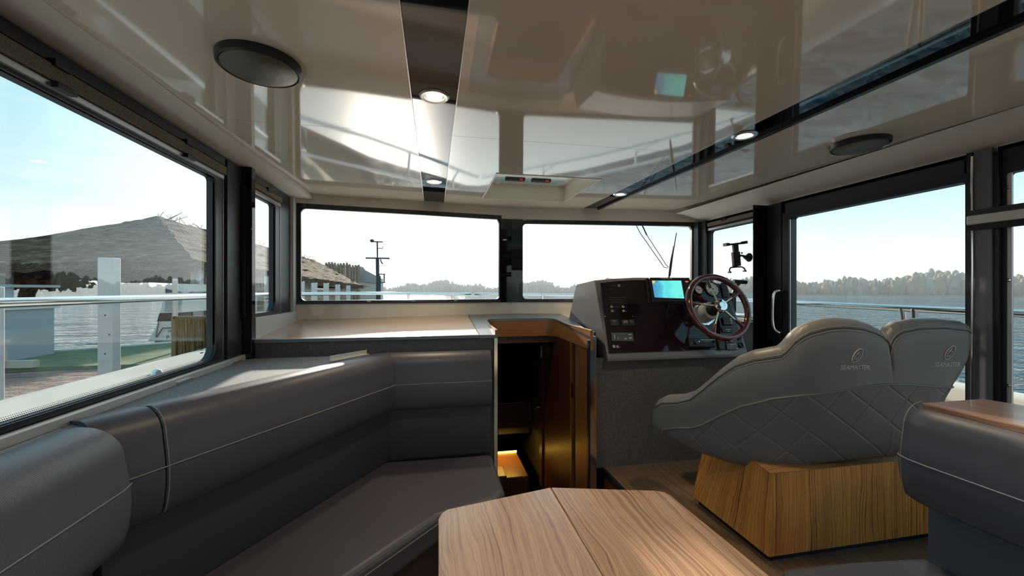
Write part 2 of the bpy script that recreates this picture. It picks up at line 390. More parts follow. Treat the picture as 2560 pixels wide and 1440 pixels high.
MB().box((XL, 2.245, -.37), (XL+.012, 2.40, .655)).build('post_cover', M['charcoal'], w1)
for (za, zb, xo, mt) in ((.612, .645, .022, 'black'), (.566, .604, .030, 'blind'), (.545, .562, .018, 'alu')):
    MB().box((XL+.001, -.9, za), (XL+xo, 2.20, zb)).build({'black': 'blind_cassette', 'blind': 'rolled_blind', 'alu': 'blind_rail'}[mt], M[mt], w1)
for yy in (.55, 1.28, 1.86):
    MB().box((XL+.018, yy, .600), (XL+.040, yy+.05, .618)).box((XL+.016, yy+.015, .548), (XL+.034, yy+.075, .562)).build('blind_clip', M['black'], w1)
# glazing maker's mark on the pane
mk = MB()
for i in range(9): mk.box((XL-.0155, 2.035+i*.009, -.262+.001*(i % 3)), (XL-.015, 2.0405+i*.009, -.252))
mk.box((XL-.0155, 2.066, -.276), (XL-.015, 2.070, -.268)); mk.box((XL-.0155, 2.072, -.276), (XL-.015, 2.076, -.268)); mk.box((XL-.0155, 2.06, -.290), (XL-.015, 2.085, -.286)); mk.build('glass_mark', M['plastic'], w1)
# frit dots along the lower edge of the pane
fr = MB()
for r_, sz in enumerate((.0030, .0024, .0018)):
    for i in range(260):
        y = .75+i*.0054+(r_ % 2)*.0027; z = -.3265+r_*.0052
        fr.add([(XL-.0175, y+sz*a, z+sz*b) for a, b in ((-.6, -.6), (.6, -.6), (.6, .6), (-.6, .6))], [(0, 1, 2, 3)])
tag(fr.build('frit_dots', M['black'], w1), kind='stuff')

w2 = side_window('window_2', -1.005, 1, 2.45, 3.10, -.185, .66, 2.40, 2.815, -.135, .545, [.02, .06, .02, .02], 'small port quarter window ahead of the black pillar', M['glass_port'])
MB().box((-1.006, 2.905, -.15), (-1.0025, 2.9085, .60)).build('seam_line', M['alu'], w2)
for (za, zb, xo, mt) in ((.610, .640, .018, 'black'), (.575, .604, .024, 'blind'), (.548, .566, .016, 'alu')):
    MB().box((-1.004, 2.455, za), (-1.004+xo, 2.87, zb)).build({'black': 'blind_cassette', 'blind': 'rolled_blind', 'alu': 'blind_rail'}[mt], M[mt], w2)
MB().box((-.99, 2.63, .595), (-.972, 2.68, .615)).build('blind_clip', M['black'], w2)
mk = MB()
for i in range(9): mk.box((-1.019, 2.71+i*.009, -.06+.001*(i % 3)), (-1.0185, 2.7155+i*.009, -.050))
mk.box((-1.019, 2.735, -.078), (-1.0185, 2.765, -.074)); mk.build('glass_mark', M['plastic'], w2)
tag(MB().box((-1.03, 3.10, -.20), (-.985, 3.165, .665)).build('trim_2', M['offwhite']), 'pale upright jamb in the port front corner', kind='structure')

# starboard wall
wr = thing('wall_right', (XR, 1.0, FLOOR), 'starboard cabin wall and cove above the sliding door', kind='structure')
MB().box((XR+.002, YA, FLOOR), (XR+.06, 1.22, -.95)).box((XR+.002, 2.30, FLOOR), (XR+.06, 3.25, -.24)).build('lower_lining', M['cream'], wr)
cv = MB(); rows = []
for i in range(9):
    q = i/8; x = 2.07+(XR-2.07)*q; z = .655-.055*(q**1.6)
    rows.append([(x, YA, z), (x, 3.16, z+.012)])
cv.grid(rows); cv.grid([[(x, y, z+.05) for x, y, z in r] for r in rows], flip=True); cv.build('cove', M['cream'], wr, smooth=True)
MB().box((XR, YA, .585), (XR+.05, 3.2, .70)).build('header', M['cream'], wr)
tag(MB().box((2.213, 2.442, -.46), (2.36, 2.450, .60)).build('trim_3', M['black_gloss']), 'glossy black pillar cover beside the sliding door', kind='structure')
w5 = side_window('window_5', XR, -1, 2.46, 3.12, -.25, .60, 2.50, 3.055, -.205, .505, [.03, .05, .03, .03], 'small starboard quarter window with the tablet mount', M['glass'])
MB().box((XR-.02, 2.52, .545), (XR-.002, 3.06, .575)).build('rolled_blind', M['blind'], w5)
MB().box((XR-.016, 2.52, .510), (XR-.002, 3.06, .528)).build('blind_rail', M['alu'], w5)
MB().box((XR-.03, 2.83, .565), (XR-.016, 2.88, .585)).build('blind_clip', M['black'], w5)
tag(MB().box((XR-.03, 3.07, -.24), (XR+.01, 3.135, .60)).box((XR-.055, 3.135, -.24), (XR+.01, 3.20, .60)).build('trim_4', M['charcoal']), 'dark corner post at the starboard front corner', kind='structure')
tag(MB().box((XR-.06, 2.53, -.24), (XR, 3.13, -.212)).build('trim_5', M['cream']), 'cream sill board under the starboard quarter window', kind='structure')

d1 = thing('door_1', (XR, 1.8, HELM), 'black framed sliding glass side door beside the helm seat', kind='structure')
ring_plate(m := MB(), px(-1, XR), (1.325, HELM, 2.44, .602), (1.352, -.93, 2.252, .48), .015, -.04); m.build('door_frame', M['charcoal'], d1)
ring_plate(m := MB(), px(-1, XR-.012), (1.345, -.95, 2.300, .515), (1.353, -.935, 2.250, .478), .012, .012); m.build('sash', M['black'], d1)
MB().box((XR+.012, 1.34, -.95), (XR+.018, 2.27, .49)).build('pane', M['glass'], d1)
MB().box((XR-.022, 2.31, -.95), (XR-.002, 2.43, .595)).build('jamb_cover', M['black'], d1, bevel=.004)
MB().box((XR-.014, 2.262, -.9), (XR-.004, 2.275, .47)).build('jamb_strip', M['alu'], d1)
MB().box((XR-.018, 1.36, .49), (XR-.004, 2.28, .575)).build('head_rail', M['charcoal'], d1)
MB().box((XR-.016, 2.2535, -.9), (XR-.003, 2.257, .47)).build('seal_line', M['alu'], d1)
MB().lathe((XR-.02, 2.31, .535), (-1, 0, 0), [(.012, 0), (.012, .012), (.008, .016)], 12).build('latch_knob', M['black'], d1)
hp = [Vector((XR-.022, 2.30, -.01)), Vector((XR-.055, 2.30, -.004)), Vector((XR-.075, 2.315, -.03)), Vector((XR-.078, 2.322, -.15)), Vector((XR-.075, 2.318, -.25)), Vector((XR-.055, 2.30, -.285)), Vector((XR-.022, 2.30, -.28))]
MB().tube(smoothpts(hp, 6), .0095, 10).build('door_handle', M['chrome'], d1, smooth=True)

# aft side light with its transom rail
w6 = thing('window_6', (XR, .6, -1.0), 'aft starboard window divided by a pale aluminium rail', kind='structure')
ring_plate(m := MB(), px(-1, XR), (YA, -1.0, 1.262, .602), (-.9, -.95, 1.236, .485), .01, -.04); m.build('window_frame', M['charcoal'], w6)
MB().box((XR-.028, 1.265, -1.1), (XR+.03, 1.322, .60)).build('post_cover', M['grey'], w6)
MB().box((XR-.030, 1.325, -1.1), (XR+.01, 1.345, .60)).build('post_edge', M['black'], w6)
MB().tube([(XR-.036, 1.323, -1.0), (XR-.036, 1.324, -.3), (XR-.036, 1.322, .1), (XR-.036, 1.324, .44), (XR-.036, 1.322, .58)], .0045, 6).build('steel_seal', M['steel'], w6, smooth=True)
MB().box((XR-.020, 1.248, -1.1), (XR+.02, 1.264, .58)).build('post_shadow_gap', M['black'], w6)
MB().box((XR+.004, 1.222, -1.0), (XR+.012, 1.238, .49)).build('alu_strip', M['alu_light'], w6)
for z in (-.395, .040, .475-.05):
    MB().lathe((XR+.003, 1.230, z), (-1, 0, 0), [(.007, 0), (.007, .003), (.003, .006)], 10).build('screw', M['steel'], w6)
MB().box((XR-.05, YA, .282), (XR-.005, 1.335, .322)).build('transom_rail', M['alu_light'], w6, bevel=.004)
MB().box((XR-.042, YA, .258), (XR-.008, 1.33, .281)).build('rail_gasket', M['rubber'], w6)
MB().box((XR-.042, YA, .323), (XR-.008, 1.33, .345)).build('rail_cap', M['charcoal'], w6)
MB().box((XR+.018, -.95, -1.0), (XR+.023, 1.255, .50)).build('pane', M['glass'], w6)

# windscreen wall
wf = thing('wall_front', (.65, 3.3, -.3), 'cream wall above and below the windscreen', kind='structure')
for P, Q, nm in ((FA, FM, 0), (FM, FB, 1)):
    d = (Q-P).normalized(); n = Vector((-d.y, d.x, 0)); Ln = (Q-P).length
    e0, e1 = (P-d*.05 if nm == 0 else P), (Q if nm == 0 else Q+d*.05)
    zt0, zt1 = (.604, .604) if nm == 0 else (.600, .566)
    MB().hexa([e0+Vector((0,0,zt0)), e1+Vector((0,0,zt1)), e1+n*.05+Vector((0,0,zt1)), e0+n*.05+Vector((0,0,zt0)),
               e0+Vector((0,0,.73)), e1+Vector((0,0,.73)), e1+n*.05+Vector((0,0,.73)), e0+n*.05+Vector((0,0,.73))]).build('header', M['cream'], wf)
    MB().hexa([e0+Vector((0,0,-.45)), e1+Vector((0,0,-.45)), e1+n*.05+Vector((0,0,-.45)), e0+n*.05+Vector((0,0,-.45)),
               e0+Vector((0,0,-.105)), e1+Vector((0,0,-.105)), e1+n*.05+Vector((0,0,-.105)), e0+n*.05+Vector((0,0,-.105))]).build('ledge_panel', M['gloss_cream'], wf)
    MB().hexa([P+Vector((0,0,-1.75)), Q+Vector((0,0,-1.75)), Q+n*.05+Vector((0,0,-1.75)), P+n*.05+Vector((0,0,-1.75)),
               P+Vector((0,0,-.45)), Q+Vector((0,0,-.45)), Q+n*.05+Vector((0,0,-.45)), P+n*.05+Vector((0,0,-.45))]) if False else None
    fn = (lambda P, d, n: (lambda a, b, q: tuple(P+d*a+n*q+Vector((0, 0, b)))))(P, d, n)
    t = thing('window_3' if nm == 0 else 'window_4', (P+Q)/2+Vector((0, 0, -.1)), ('port' if nm == 0 else 'starboard')+' half of the windscreen', kind='structure')
    a0, a1 = (.045, Ln-.105) if nm == 0 else (.100, Ln-.055)
    zt = .600 if nm == 0 else .572
    ring_plate(m := MB(), fn, (a0-.03, -.105, a1+.02, zt+.035), (a0, -.078, a1, zt), .035, .03); m.build('window_frame', M['black'], t)
    MB().hexa([fn(a0-.02, -.085, .012), fn(a1+.01, -.085, .012), fn(a1+.01, -.085, .018), fn(a0-.02, -.085, .018), fn(a0-.02, zt+.02, .012), fn(a1+.01, zt+.02, .012), fn(a1+.01, zt+.02, .018), fn(a0-.02, zt+.02, .018)]).build('pane', M['glass_front'], t)
    MB().hexa([fn(a0-.03, -.104, -.012), fn(a1+.01, -.104, -.012), fn(a1+.01, -.104, .002), fn(a0-.03, -.104, .002), fn(a0-.03, -.088, -.012), fn(a1+.01, -.088, -.012), fn(a1+.01, -.088, .002), fn(a0-.03, -.088, .002)]).build('lower_rail', M['charcoal'], t, bevel=.003)
    for k in range(3):
        a = a0+(a1-a0)*(.3+.22*k)
        MB().hexa([fn(a, -.089, -.016), fn(a+.03, -.089, -.016), fn(a+.03, -.089, -.008), fn(a, -.089, -.008), fn(a, -.085, -.016), fn(a+.03, -.085, -.016), fn(a+.03, -.085, -.008), fn(a, -.085, -.008)]).build('rail_clip', M['steel'], t)
mu = MB()
d0 = (FM-FA).normalized(); d1_ = (FB-FM).normalized(); o0 = FM-d0*.098; o1 = FM+d1_*.098
mu.prism([o0+Vector((0, -.010, -.105)), FM+Vector((0, -.012, -.105)), o1+Vector((0, -.010, -.105)), o1+Vector((0, .03, -.105)), FM+Vector((0, .035, -.105)), o0+Vector((0, .03, -.105))], (0, 0, .71))
tag(mu.build('trim_6', M['black_gloss']), 'glossy black mullion in the middle of the windscreen', kind='structure')

# aft bulkhead with a wide opening
wa = MB(); ring_plate(wa, lambda a, b, d: (a, YA+d, b), (XL-.05, FLOOR, XR+.05, .72), (-.55, FLOOR+.12, 1.75, .45), .03, -.05)
tag(wa.build('wall_back', M['cream']), 'aft cabin bulkhead around the cockpit opening', kind='structure')
d3 = thing('door_3', (.6, YA, FLOOR), 'glazed cockpit door panels in the aft bulkhead', kind='structure')
for x in (-.55, .58):
    ring_plate(m := MB(), lambda a, b, d: (a, YA-.06+d, b), (x, FLOOR+.12, x+1.15, .45), (x+.05, FLOOR+.2, x+1.10, .40), .02, .03); m.build('door_frame', M['charcoal'], d3)
    MB().box((x+.04, YA-.05, FLOOR+.19), (x+1.11, YA-.045, .41)).build('pane', M['glass'], d3)

# ceiling: gloss panels, black strips, hatch
ce = thing('ceiling', (.65, 1.0, .66), 'glossy cream ceiling of large panels with two black strips', kind='structure')
SEAM = 1.775
HX0, HX1, HY0, HY1 = .36, 1.02, 2.33, 3.05
def panel(name, X0, X1, Y0, Y1, mat, dz=0.0, vee=False, hole=None, th=.02):
    """slab following the gentle rise of the roof; vee cuts its front edge along the windscreen"""
    m = MB(); xs = [X0, X1]
    if hole: xs = [X0, hole[0], hole[1], X1]
    elif vee and X0 < FM.x < X1: xs = [X0, FM.x, X1]
    ys = [Y0, Y1] if not hole else [Y0, hole[2], hole[3], Y1]
    idx = {}; top = []; bot = []
    def P(i, j):
        x = xs[i]; y = ys[j]
        if vee and j == len(ys)-1: y = front_y(x)+.01
        return (x, y, ceil_z(y)+dz)
    nx, ny = len(xs), len(ys); vs = [P(i, j) for j in range(ny) for i in range(nx)]; n = len(vs)
    vs += [(x, y, z+th) for x, y, z in vs]; fs = []; cells = [(i, j) for j in range(ny-1) for i in range(nx-1) if not (hole and i == 1 and j == 1)]
    edges = {}
    for i, j in cells:
        q = [j*nx+i, j*nx+i+1, (j+1)*nx+i+1, (j+1)*nx+i]
        fs.append(tuple(q[::-1])); fs.append(tuple(k+n for k in q))
        for a, b in zip(q, q[1:]+q[:1]):
            if (b, a) in edges: del edges[(b, a)]
            else: edges[(a, b)] = 1
    for a, b in edges: fs.append((a, b, b+n, a+n))
    m.add(vs, fs); return m.build(name, mat, ce)
for X0, X1 in ((-.878, -.0785), (.0805, 1.268), (1.425, 2.085)):
    panel('ceiling_panel', X0, X1, YA, SEAM-.001, M['gloss_cream'])
    panel('ceiling_panel', X0, X1, SEAM+.001, 3.2, M['gloss_cream'], vee=True, hole=(HX0, HX1, HY0, HY1) if X0 == .0805 else None)
    panel('panel_edge', X0-.0022, X0, YA, 3.2, M['alu'], -.001, vee=True); panel('panel_edge', X1, X1+.0022, YA, 3.2, M['alu'], -.001, vee=True)
panel('black_strip', -.076, .078, YA, 3.2, M['black_gloss'], .006, vee=True)
panel('black_strip', 1.27, 1.402, YA, 3.2, M['black_gloss'], .006, vee=True)
panel('strip_trim', 1.402, 1.423, YA, 3.2, M['black'], -.006, vee=True)
panel('roof_skin', XL-.08, XR+.08, YA, 3.4, M['white'], .16, vee=True, hole=(HX0, HX1, HY0, HY1))
for a, b in (((XL-.08, YA), (XL-.07, 3.2)), ((XR+.07, YA), (XR+.08, 3.25)), ((XL, YA-.01), (XR, YA))):
    MB().box((a[0], a[1], .60 if a[0] > 0 else .66), (b[0], b[1], .86)).build('roof_edge', M['white'], ce)
for P, Q in ((FA, FM), (FM, FB)):
    MB().hexa([P+Vector((0, .045, .66)), Q+Vector((0, .045, .66)), Q+Vector((0, .07, .66)), P+Vector((0, .07, .66)), P+Vector((0, .045, .88)), Q+Vector((0, .045, .88)), Q+Vector((0, .07, .88)), P+Vector((0, .07, .88))]).build('roof_edge', M['white'], ce)
# hatch: recess walls, frame, lid and handles
ha = thing('roof_hatch', ((HX0+HX1)/2, (HY0+HY1)/2, .69), 'recessed cream roof hatch with black handles and red buttons', 'hatch')
zt = .845
m = MB()
for (x0, y0, x1, y1) in ((HX0-.001, HY0-.001, HX0+.006, HY1+.001), (HX1-.006, HY0-.001, HX1+.001, HY1+.001), (HX0, HY0-.001, HX1, HY0+.006), (HX0, HY1-.006, HX1, HY1+.001)):
    q = [(x0, y0), (x1, y0), (x1, y1), (x0, y1)]
    m.hexa([(x, y, ceil_z(y)-.003) for x, y in q]+[(x, y, zt) for x, y in q])
m.build('recess', M['gel'], ha)
ring_plate(m := MB(), lambda a, b, d: (a, b, zt-.025+d), (HX0, HY0, HX1, HY1), (HX0+.03, HY0+.03, HX1-.03, HY1-.03), .08, .02); m.build('hatch_frame', M['white'], ha)
lid = pm('hatch_translucent', (.70, .68, .62), .4); N, L, q_ = nodes(lid); tl = N.new('ShaderNodeBsdfTranslucent'); tl.inputs[0].default_value = (.75, .72, .65, 1); mx_ = N.new('ShaderNodeMixShader'); mx_.inputs[0].default_value = .6  # lid made translucent so daylight brightens the hatch recess
L.new(q_.outputs[0], mx_.inputs[1]); L.new(tl.outputs[0], mx_.inputs[2]); L.new(mx_.outputs[0], [n for n in N if n.type == 'OUTPUT_MATERIAL'][0].inputs[0])
MB().box((HX0-.02, HY0-.02, zt+.003), (HX1+.02, HY1+.02, zt+.012)).build('lid', lid, ha)
for x in (HX0+.16, HX0+.36):
    h = MB().box((x, HY1-.14, zt-.028), (x+.15, HY1-.10, zt-.004)).build('handle', M['black'], ha, bevel=.005)
    MB().box((x+.105, HY1-.145, zt-.032), (x+.13, HY1-.139, zt-.016)).build('button', M['red'], h)
for x in (HX0+.10, HX0+.46): MB().box((x, HY1-.042, zt-.036), (x+.035, HY1-.028, zt-.022)).build('hinge', M['white'], ha)

def downlight(X, Y, label):
    z = ceil_z(Y)+.006; t = thing('ceiling_downlight', (X, Y, z), label, 'ceiling light', 'downlights in the black ceiling strips')
    MB().lathe((X, Y, z), (0, 0, -1), [(.052, 0), (.052, .003), (.046, .007), (.035, .006), (.033, .001), (.0, .001)], 32).build('ring', M['alu'], t, smooth=30)
    MB().lathe((X, Y, z-.0015), (0, 0, -1), [(.028, 0), (.026, .003), (.012, .005), (.0, .0055)], 24).build('lens', M['lamp'], t, smooth=True)
    ld = bpy.data.lights.new('downlight_glow', 'SPOT'); ld.energy = 13.0; ld.color = (1, .80, .56); ld.spot_size = 1.9; ld.spot_blend = .8; ld.shadow_soft_size = .05
    lo = bpy.data.objects.new('downlight_glow', ld); col.objects.link(lo); lo.parent = t; lo.location = (0, 0, -.02)
downlight(.001, 1.42, 'bright round downlight in the port black ceiling strip, nearer one')
downlight(.001, 2.62, 'round downlight in the port black ceiling strip, by the windscreen')
downlight(1.336, 1.526, 'bright round downlight in the starboard black ceiling strip, nearer one')
for xx, nm in ((.001, 'port'), (1.336, 'starboard')): downlight(xx, .15, 'added unseen downlight in the %s black ceiling strip, above the aft saloon' % nm)  # unseen lamps added behind the camera to warm and brighten the saloon
downlight(1.336, 2.72, 'small round downlight in the starboard black strip, by the windscreen')

def speaker(X, Y, z, label, tilt):
    t = thing('ceiling_speaker', (X, Y, z), label, 'speaker', 'round ceiling speakers')
    ax = Vector((tilt, 0, -1))
    MB().lathe((X, Y, z), ax, [(.108, -.006), (.110, .004), (.108, .022), (.102, .026), (.097, .018)], 48).build('rim', M['plastic'], t, smooth=35)
    g = pm('speaker_grille', (.12, .115, .095), .38, .4); v = noise(g, coords(g), 700, 0); bump(g, v, .5, .001)
    MB().lathe((X, Y, z), ax, [(.1005, .016), (.098, .024), (.085, .031), (.06, .037), (.03, .040), (.0, .041)], 48).build('grille', g, t, smooth=True)
speaker(-.50, 1.29, ceil_z(1.29), 'round black mesh speaker in the port ceiling panel', 0)
speaker(1.90, 1.483, ceil_z(1.48), 'round black speaker in the starboard ceiling panel', 0)

# ------------------------------------------------------------------ counter and companionway
def cz(Y): return -.275+.079*(Y-2.437)
def slab(poly, t): return [(x, y, cz(y)) for x, y in poly], (0, 0, -t)
co = thing('galley_counter', (-.3, 2.5, -1.3), 'low counter with wood top and grey rim under the port windscreen', 'counter')
INNER = [(.385, 2.437), (.395, 2.98)]+[p for p in arc((.475, 3.005), .08, 180, 90, 6)]+[p for p in arc((.845, 2.985), .10, 90, 0, 6)]+[(.935, 2.30)]
U = [(.275, 2.437)]+INNER+[(.972, 2.30), (1.07, 3.0), (1.07, front_y(1.07)), (.65, front_y(.65)), (.275, front_y(.275))]
MB().prism(*slab(U, .020)).build('rim', M['grey'], co)
MB().prism(*slab([(-1.0, 2.437), (.273, 2.437), (.273, 2.456), (-1.0, 2.456)], .018)).build('front_lip', M['grey'], co)
MB().prism(*slab([(-.975, 2.458), (.271, 2.458), (.271, front_y(.271)), (-.975, front_y(-.975))], .018)).build('wood_top', M['wood_x'], co)
MB().lathe((-.66, 2.78, cz(2.78)), (0, 0, 1), [(.007, -.004), (.007, .0006), (.0, .0008)], 10).build('screw_cap', M['plastic'], co)
MB().box((-1.0, 2.452, -1.06), (.36, 2.47, cz(2.46)-.021)).build('front_panel', M['fabric_dark'], co)
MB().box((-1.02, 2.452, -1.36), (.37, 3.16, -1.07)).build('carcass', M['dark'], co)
MB().box((-1.003, 2.455, cz(2.45)-.01), (-.972, 3.13, -.155)).build('side_board', M['offwhite'], co)
tag(MB().box((.362, 2.437, -1.30), (.386, 2.475, cz(2.44)-.021)).build('trim_7', M['brass'], bevel=.002), 'polished metal edge strip on the port side of the companionway', kind='structure')
t8 = thing('trim_8', (.95, 2.32, -1.3), 'polished post on the starboard side of the companionway', kind='structure')
MB().box((.925, 2.305, -1.40), (.934, 2.33, cz(2.3)-.021)).build('dark_edge', M['black'], t8)
MB().box((.935, 2.302, -1.40), (.975, 2.34, cz(2.3)-.021)).build('steel_face', M['steel'], t8)

cw = thing('door_2', (.66, 3.0, -1.75), 'dark wood lined companionway leading below beside the counter', kind='structure')
MB().sweep(INNER, [(0, -.245), (.016, -.245), (.016, -.365), (0, -.365)]).build('apron', M['wood_apron'], cw, smooth=30)
MB().box((.36, 2.46, -1.75), (.384, 3.16, -.365)).box((.36, 3.16, -1.75), (.384, 3.6, -.30)).build('lining', M['wood_door'], cw)
MB().box((.955, 2.335, -1.75), (.985, 2.62, -.30)).build('door_post', M['wood_post'], cw)
MB().box((.963, 2.625, -1.75), (.985, 2.665, -.30)).build('shadow_gap', M['dark'], cw)
MB().box((.945, 2.668, -1.75), (.975, 2.70, -.36)).build('door_stile', M['wood_post'], cw)
dl = MB().box((.955, 2.702, -1.75), (.975, 3.42, -.27)).build('door_leaf', M['wood_door'], cw)
for z in (-.75, -1.55): MB().box((.944, 2.655, z), (.95, 2.675, z+.10)).build('hinge', M['brass'], dl)
MB().box((.938, 3.425, -1.75), (.975, 3.52, -.30)).build('door_post', M['wood_door'], cw)
MB().box((.93, 3.44, -.60), (.938, 3.455, -.50)).build('hinge', M['brass'], cw)
MB().tube([(.93, 3.47, -1.05), (.90, 3.47, -1.05), (.885, 3.43, -1.05)], .006, 8).build('lever_handle', M['brass'], cw, smooth=True)
MB().box((.384, 3.10, -.42), (.955, 3.13, -.26)).build('head_board', M['wood_door'], cw)
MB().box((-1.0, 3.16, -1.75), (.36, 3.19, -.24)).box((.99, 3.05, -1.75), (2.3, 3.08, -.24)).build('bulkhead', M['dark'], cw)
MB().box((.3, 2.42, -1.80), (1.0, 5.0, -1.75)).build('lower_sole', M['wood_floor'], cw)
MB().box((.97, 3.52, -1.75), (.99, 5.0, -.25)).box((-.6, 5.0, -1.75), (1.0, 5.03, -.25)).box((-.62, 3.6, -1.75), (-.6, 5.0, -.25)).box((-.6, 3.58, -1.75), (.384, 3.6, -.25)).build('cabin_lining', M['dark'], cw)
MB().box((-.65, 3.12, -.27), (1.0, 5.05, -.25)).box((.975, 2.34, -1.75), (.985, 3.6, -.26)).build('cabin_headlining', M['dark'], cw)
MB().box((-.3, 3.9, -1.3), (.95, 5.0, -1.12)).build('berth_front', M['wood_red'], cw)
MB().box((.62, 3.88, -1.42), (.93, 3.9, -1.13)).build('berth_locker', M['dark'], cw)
MB().box((.384, 3.35, -1.75), (.80, 3.9, -1.60)).build('step', M['wood_red'], cw, bevel=.008)
MB().box((.384, 3.30, -1.75), (.60, 3.5, -1.56)).build('step_upper', M['wood_red'], cw, bevel=.008)
MB().box((.39, 3.86, -1.60), (.80, 3.875, -1.585)).build('led_strip', M['led'], cw)
MB().ball((.47, 3.6, -.80), .008, 8).build('pilot_light', M['blue_led'], cw)
ld = bpy.data.lights.new('step_light', 'AREA'); ld.energy = 1.6; ld.color = (1, .62, .12); ld.shape = 'RECTANGLE'; ld.size = .4; ld.size_y = .06
lo = bpy.data.objects.new('step_light', ld); col.objects.link(lo); lo.parent = cw; lo.location = (-.07, .75, .42); lo.rotation_euler = (math.radians(-12), 0, 0)

# ------------------------------------------------------------------ helm console
DB = Vector((1.064, 2.33, -.41)); DU = Vector((0, .19, .47)).normalized(); DX = Vector((1, 0, 0)); DN = Vector((0, -.47, .19)).normalized()
def dp(x, y, h=0.0): return atP(x, y, DB, DN)+DN*h           # photo pixel onto the dash plane
def cp(x, y, h=0.0): return dp(1420+x*.1875, 660+y*.1875, h)
def dq(a, b, h=0.0): return DB+DX*a+DU*b+DN*h
hc = thing('helm_console', (1.5, 2.6, HELM), 'grey helm console with a glossy dark dashboard, right of the companionway', 'helm console')
tops = [(1.055, .060), (1.18, .072), (1.35, .081), (1.60, .081), (1.78, .068), (1.92, .050), (2.055, .036)]
rows = []
for x, zt in tops:
    k = (zt+.41)/.47
    xo = x-1.55
    rows.append([(x, 2.36, -.445), (x, 2.318, -.425), (x, 2.33-.006+.19*k*.02, -.405), (x, 2.326+.19*k, zt-.012), (x, 2.337+.19*k, zt+.004), (x, 2.86, zt-.02), (x, 2.90, zt-.06), (x, 3.05, -.25), (x, 3.05, -.32)])
m = MB(); m.grid(rows); n = len(rows[0]); m.f.append(tuple(range(n))); m.m.append(0); m.f.append(tuple(range((len(rows)-1)*n+n-1, (len(rows)-1)*n-1, -1))); m.m.append(0)
m.build('hood', M['hood'], hc, smooth=35)
DPOLY = [(1500, 709), (1540, 704.5), (1580, 702), (1690, 701.5), (1750, 706.5), (1808, 715), (1858, 871), (1690, 878), (1522, 884)]
MB().prism([dp(x, y, .0065) for x, y in DPOLY], DN*.005).build('dash_panel', M['dash'], hc)
MB().box((.985, 2.365, HELM), (2.24, 2.39, -.43)).build('kick_panel', M['fabric_dark'], hc)
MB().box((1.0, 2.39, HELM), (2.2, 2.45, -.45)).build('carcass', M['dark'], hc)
MB().obox((1.56, 2.331, -.432), (.505, 0, 0), (0, .016, 0), (0, 0, .012)).build('lower_lip', M['hood'], hc, bevel=.006)
def plate(name, pix, h0, h1, mat, parent, bevel=0.0, f=cp):
    return MB().prism([f(x, y, h0) for x, y in pix], DN*(h1-h0)).build(name, mat, parent, bevel=bevel)
def quad(x0, y0, x1, y1, sk=.17):      # photo quad leaning with the dash edge
    d = (y1-y0)*sk; return [(x0, y0), (x1, y0), (x1+d, y1), (x0+d, y1)]
H0 = .012
def disc(name, x, y, r, prof, mat, parent, n=20): return MB().lathe(cp(x, y, H0), DN, [(r*a, h) for a, h in prof], n).build(name, mat, parent, smooth=35)
# four key switches
for x, y in ((565, 582), (718, 582), (572, 636), (724, 636)):
    k = disc('key_switch', x, y, .0105, [(1, 0), (1, .004), (.8, .010), (.5, .012), (0, .012)], M['brass'], hc, 14)
    MB().obox(cp(x, y, H0+.013), DX*.002, DU*.006, DN*.001).build('slot', M['plastic'], k)
p = plate('switch_panel', quad(540, 748, 655, 832), H0, .017, M['plastic'], hc, .002)
plate('display', quad(578, 757, 618, 785), .017, .0175, M['dim_print'], p); plate('label_strip', quad(585, 800, 625, 806), .017, .0175, M['dim_print'], p)
p = plate('heater_panel', quad(690, 752, 865, 832), H0, .018, M['plastic'], hc, .002)
plate('display', quad(718, 765, 776, 798), .018, .0185, pm('lcd_amber', (.28, .22, .12), .4), p); MB().lathe(cp(820, 785, .018), DN, [(.0135, 0), (.012, .012), (.0, .012)], 18).build('knob', M['plastic2'], p, smooth=35)
p = plate('breaker_panel', quad(558, 922, 850, 1038, .12), H0, .016, M['plastic2'], hc, .002)
for x0, y0, x1, y1 in ((600, 950, 608, 1005), (650, 985, 656, 1008), (790, 945, 830, 954), (735, 1000, 775, 1009), (800, 985, 835, 993), (800, 1000, 832, 1006)):
    plate('print_mark', quad(x0, y0, x1, y1), .016, .0165, M['white_print'], p)
for i in range(5): plate('print_line', quad(668, 948+i*14, 780, 950+i*14), .016, .0163, M['dim_print'], p)
MB().tube([cp(670, 297, H0)+(DX*math.cos(q)+DU*math.sin(q))*.0068 for q in [i*math.pi/9 for i in range(18)]], .0022, 6, closed=True).build('round_emblem', M['white_print'], hc, smooth=True)
for (x0, x1, y) in ((575, 640, 297), (700, 735, 297), (545, 590, 345), (530, 760, 455), (545, 745, 487), (560, 730, 520), (600, 665, 580), (750, 780, 580), (600, 620, 636), (755, 790, 636)):
    plate('print_line', quad(x0, y-2, x1, y+2), H0, .0122, M['dim_print'], hc)
for x, y in ((440, 250), (485, 708), (850, 705), (775, 215)):
    disc('screw', x, y, .0035, [(1, 0), (.8, .0015), (0, .002)], M['brass'], hc, 8)
# shop emblem and three short lines at the lower left of the dash
em = MB()
for q in range(5):
    a = math.radians(90+72*q); em.lathe(cp(603, 1105, H0)+(DX*math.cos(a)+DU*math.sin(a))*.0062, DN, [(.0038, 0), (.0038, .0005), (0, .0005)], 8)
em.build('flower_emblem', M['white_print'], hc)
for y, l in ((1095, 28), (1106, 26), (1118, 44)): plate('print_line', quad(634, y-3, 634+l, y+3), H0, .0124, M['white_print'], hc)
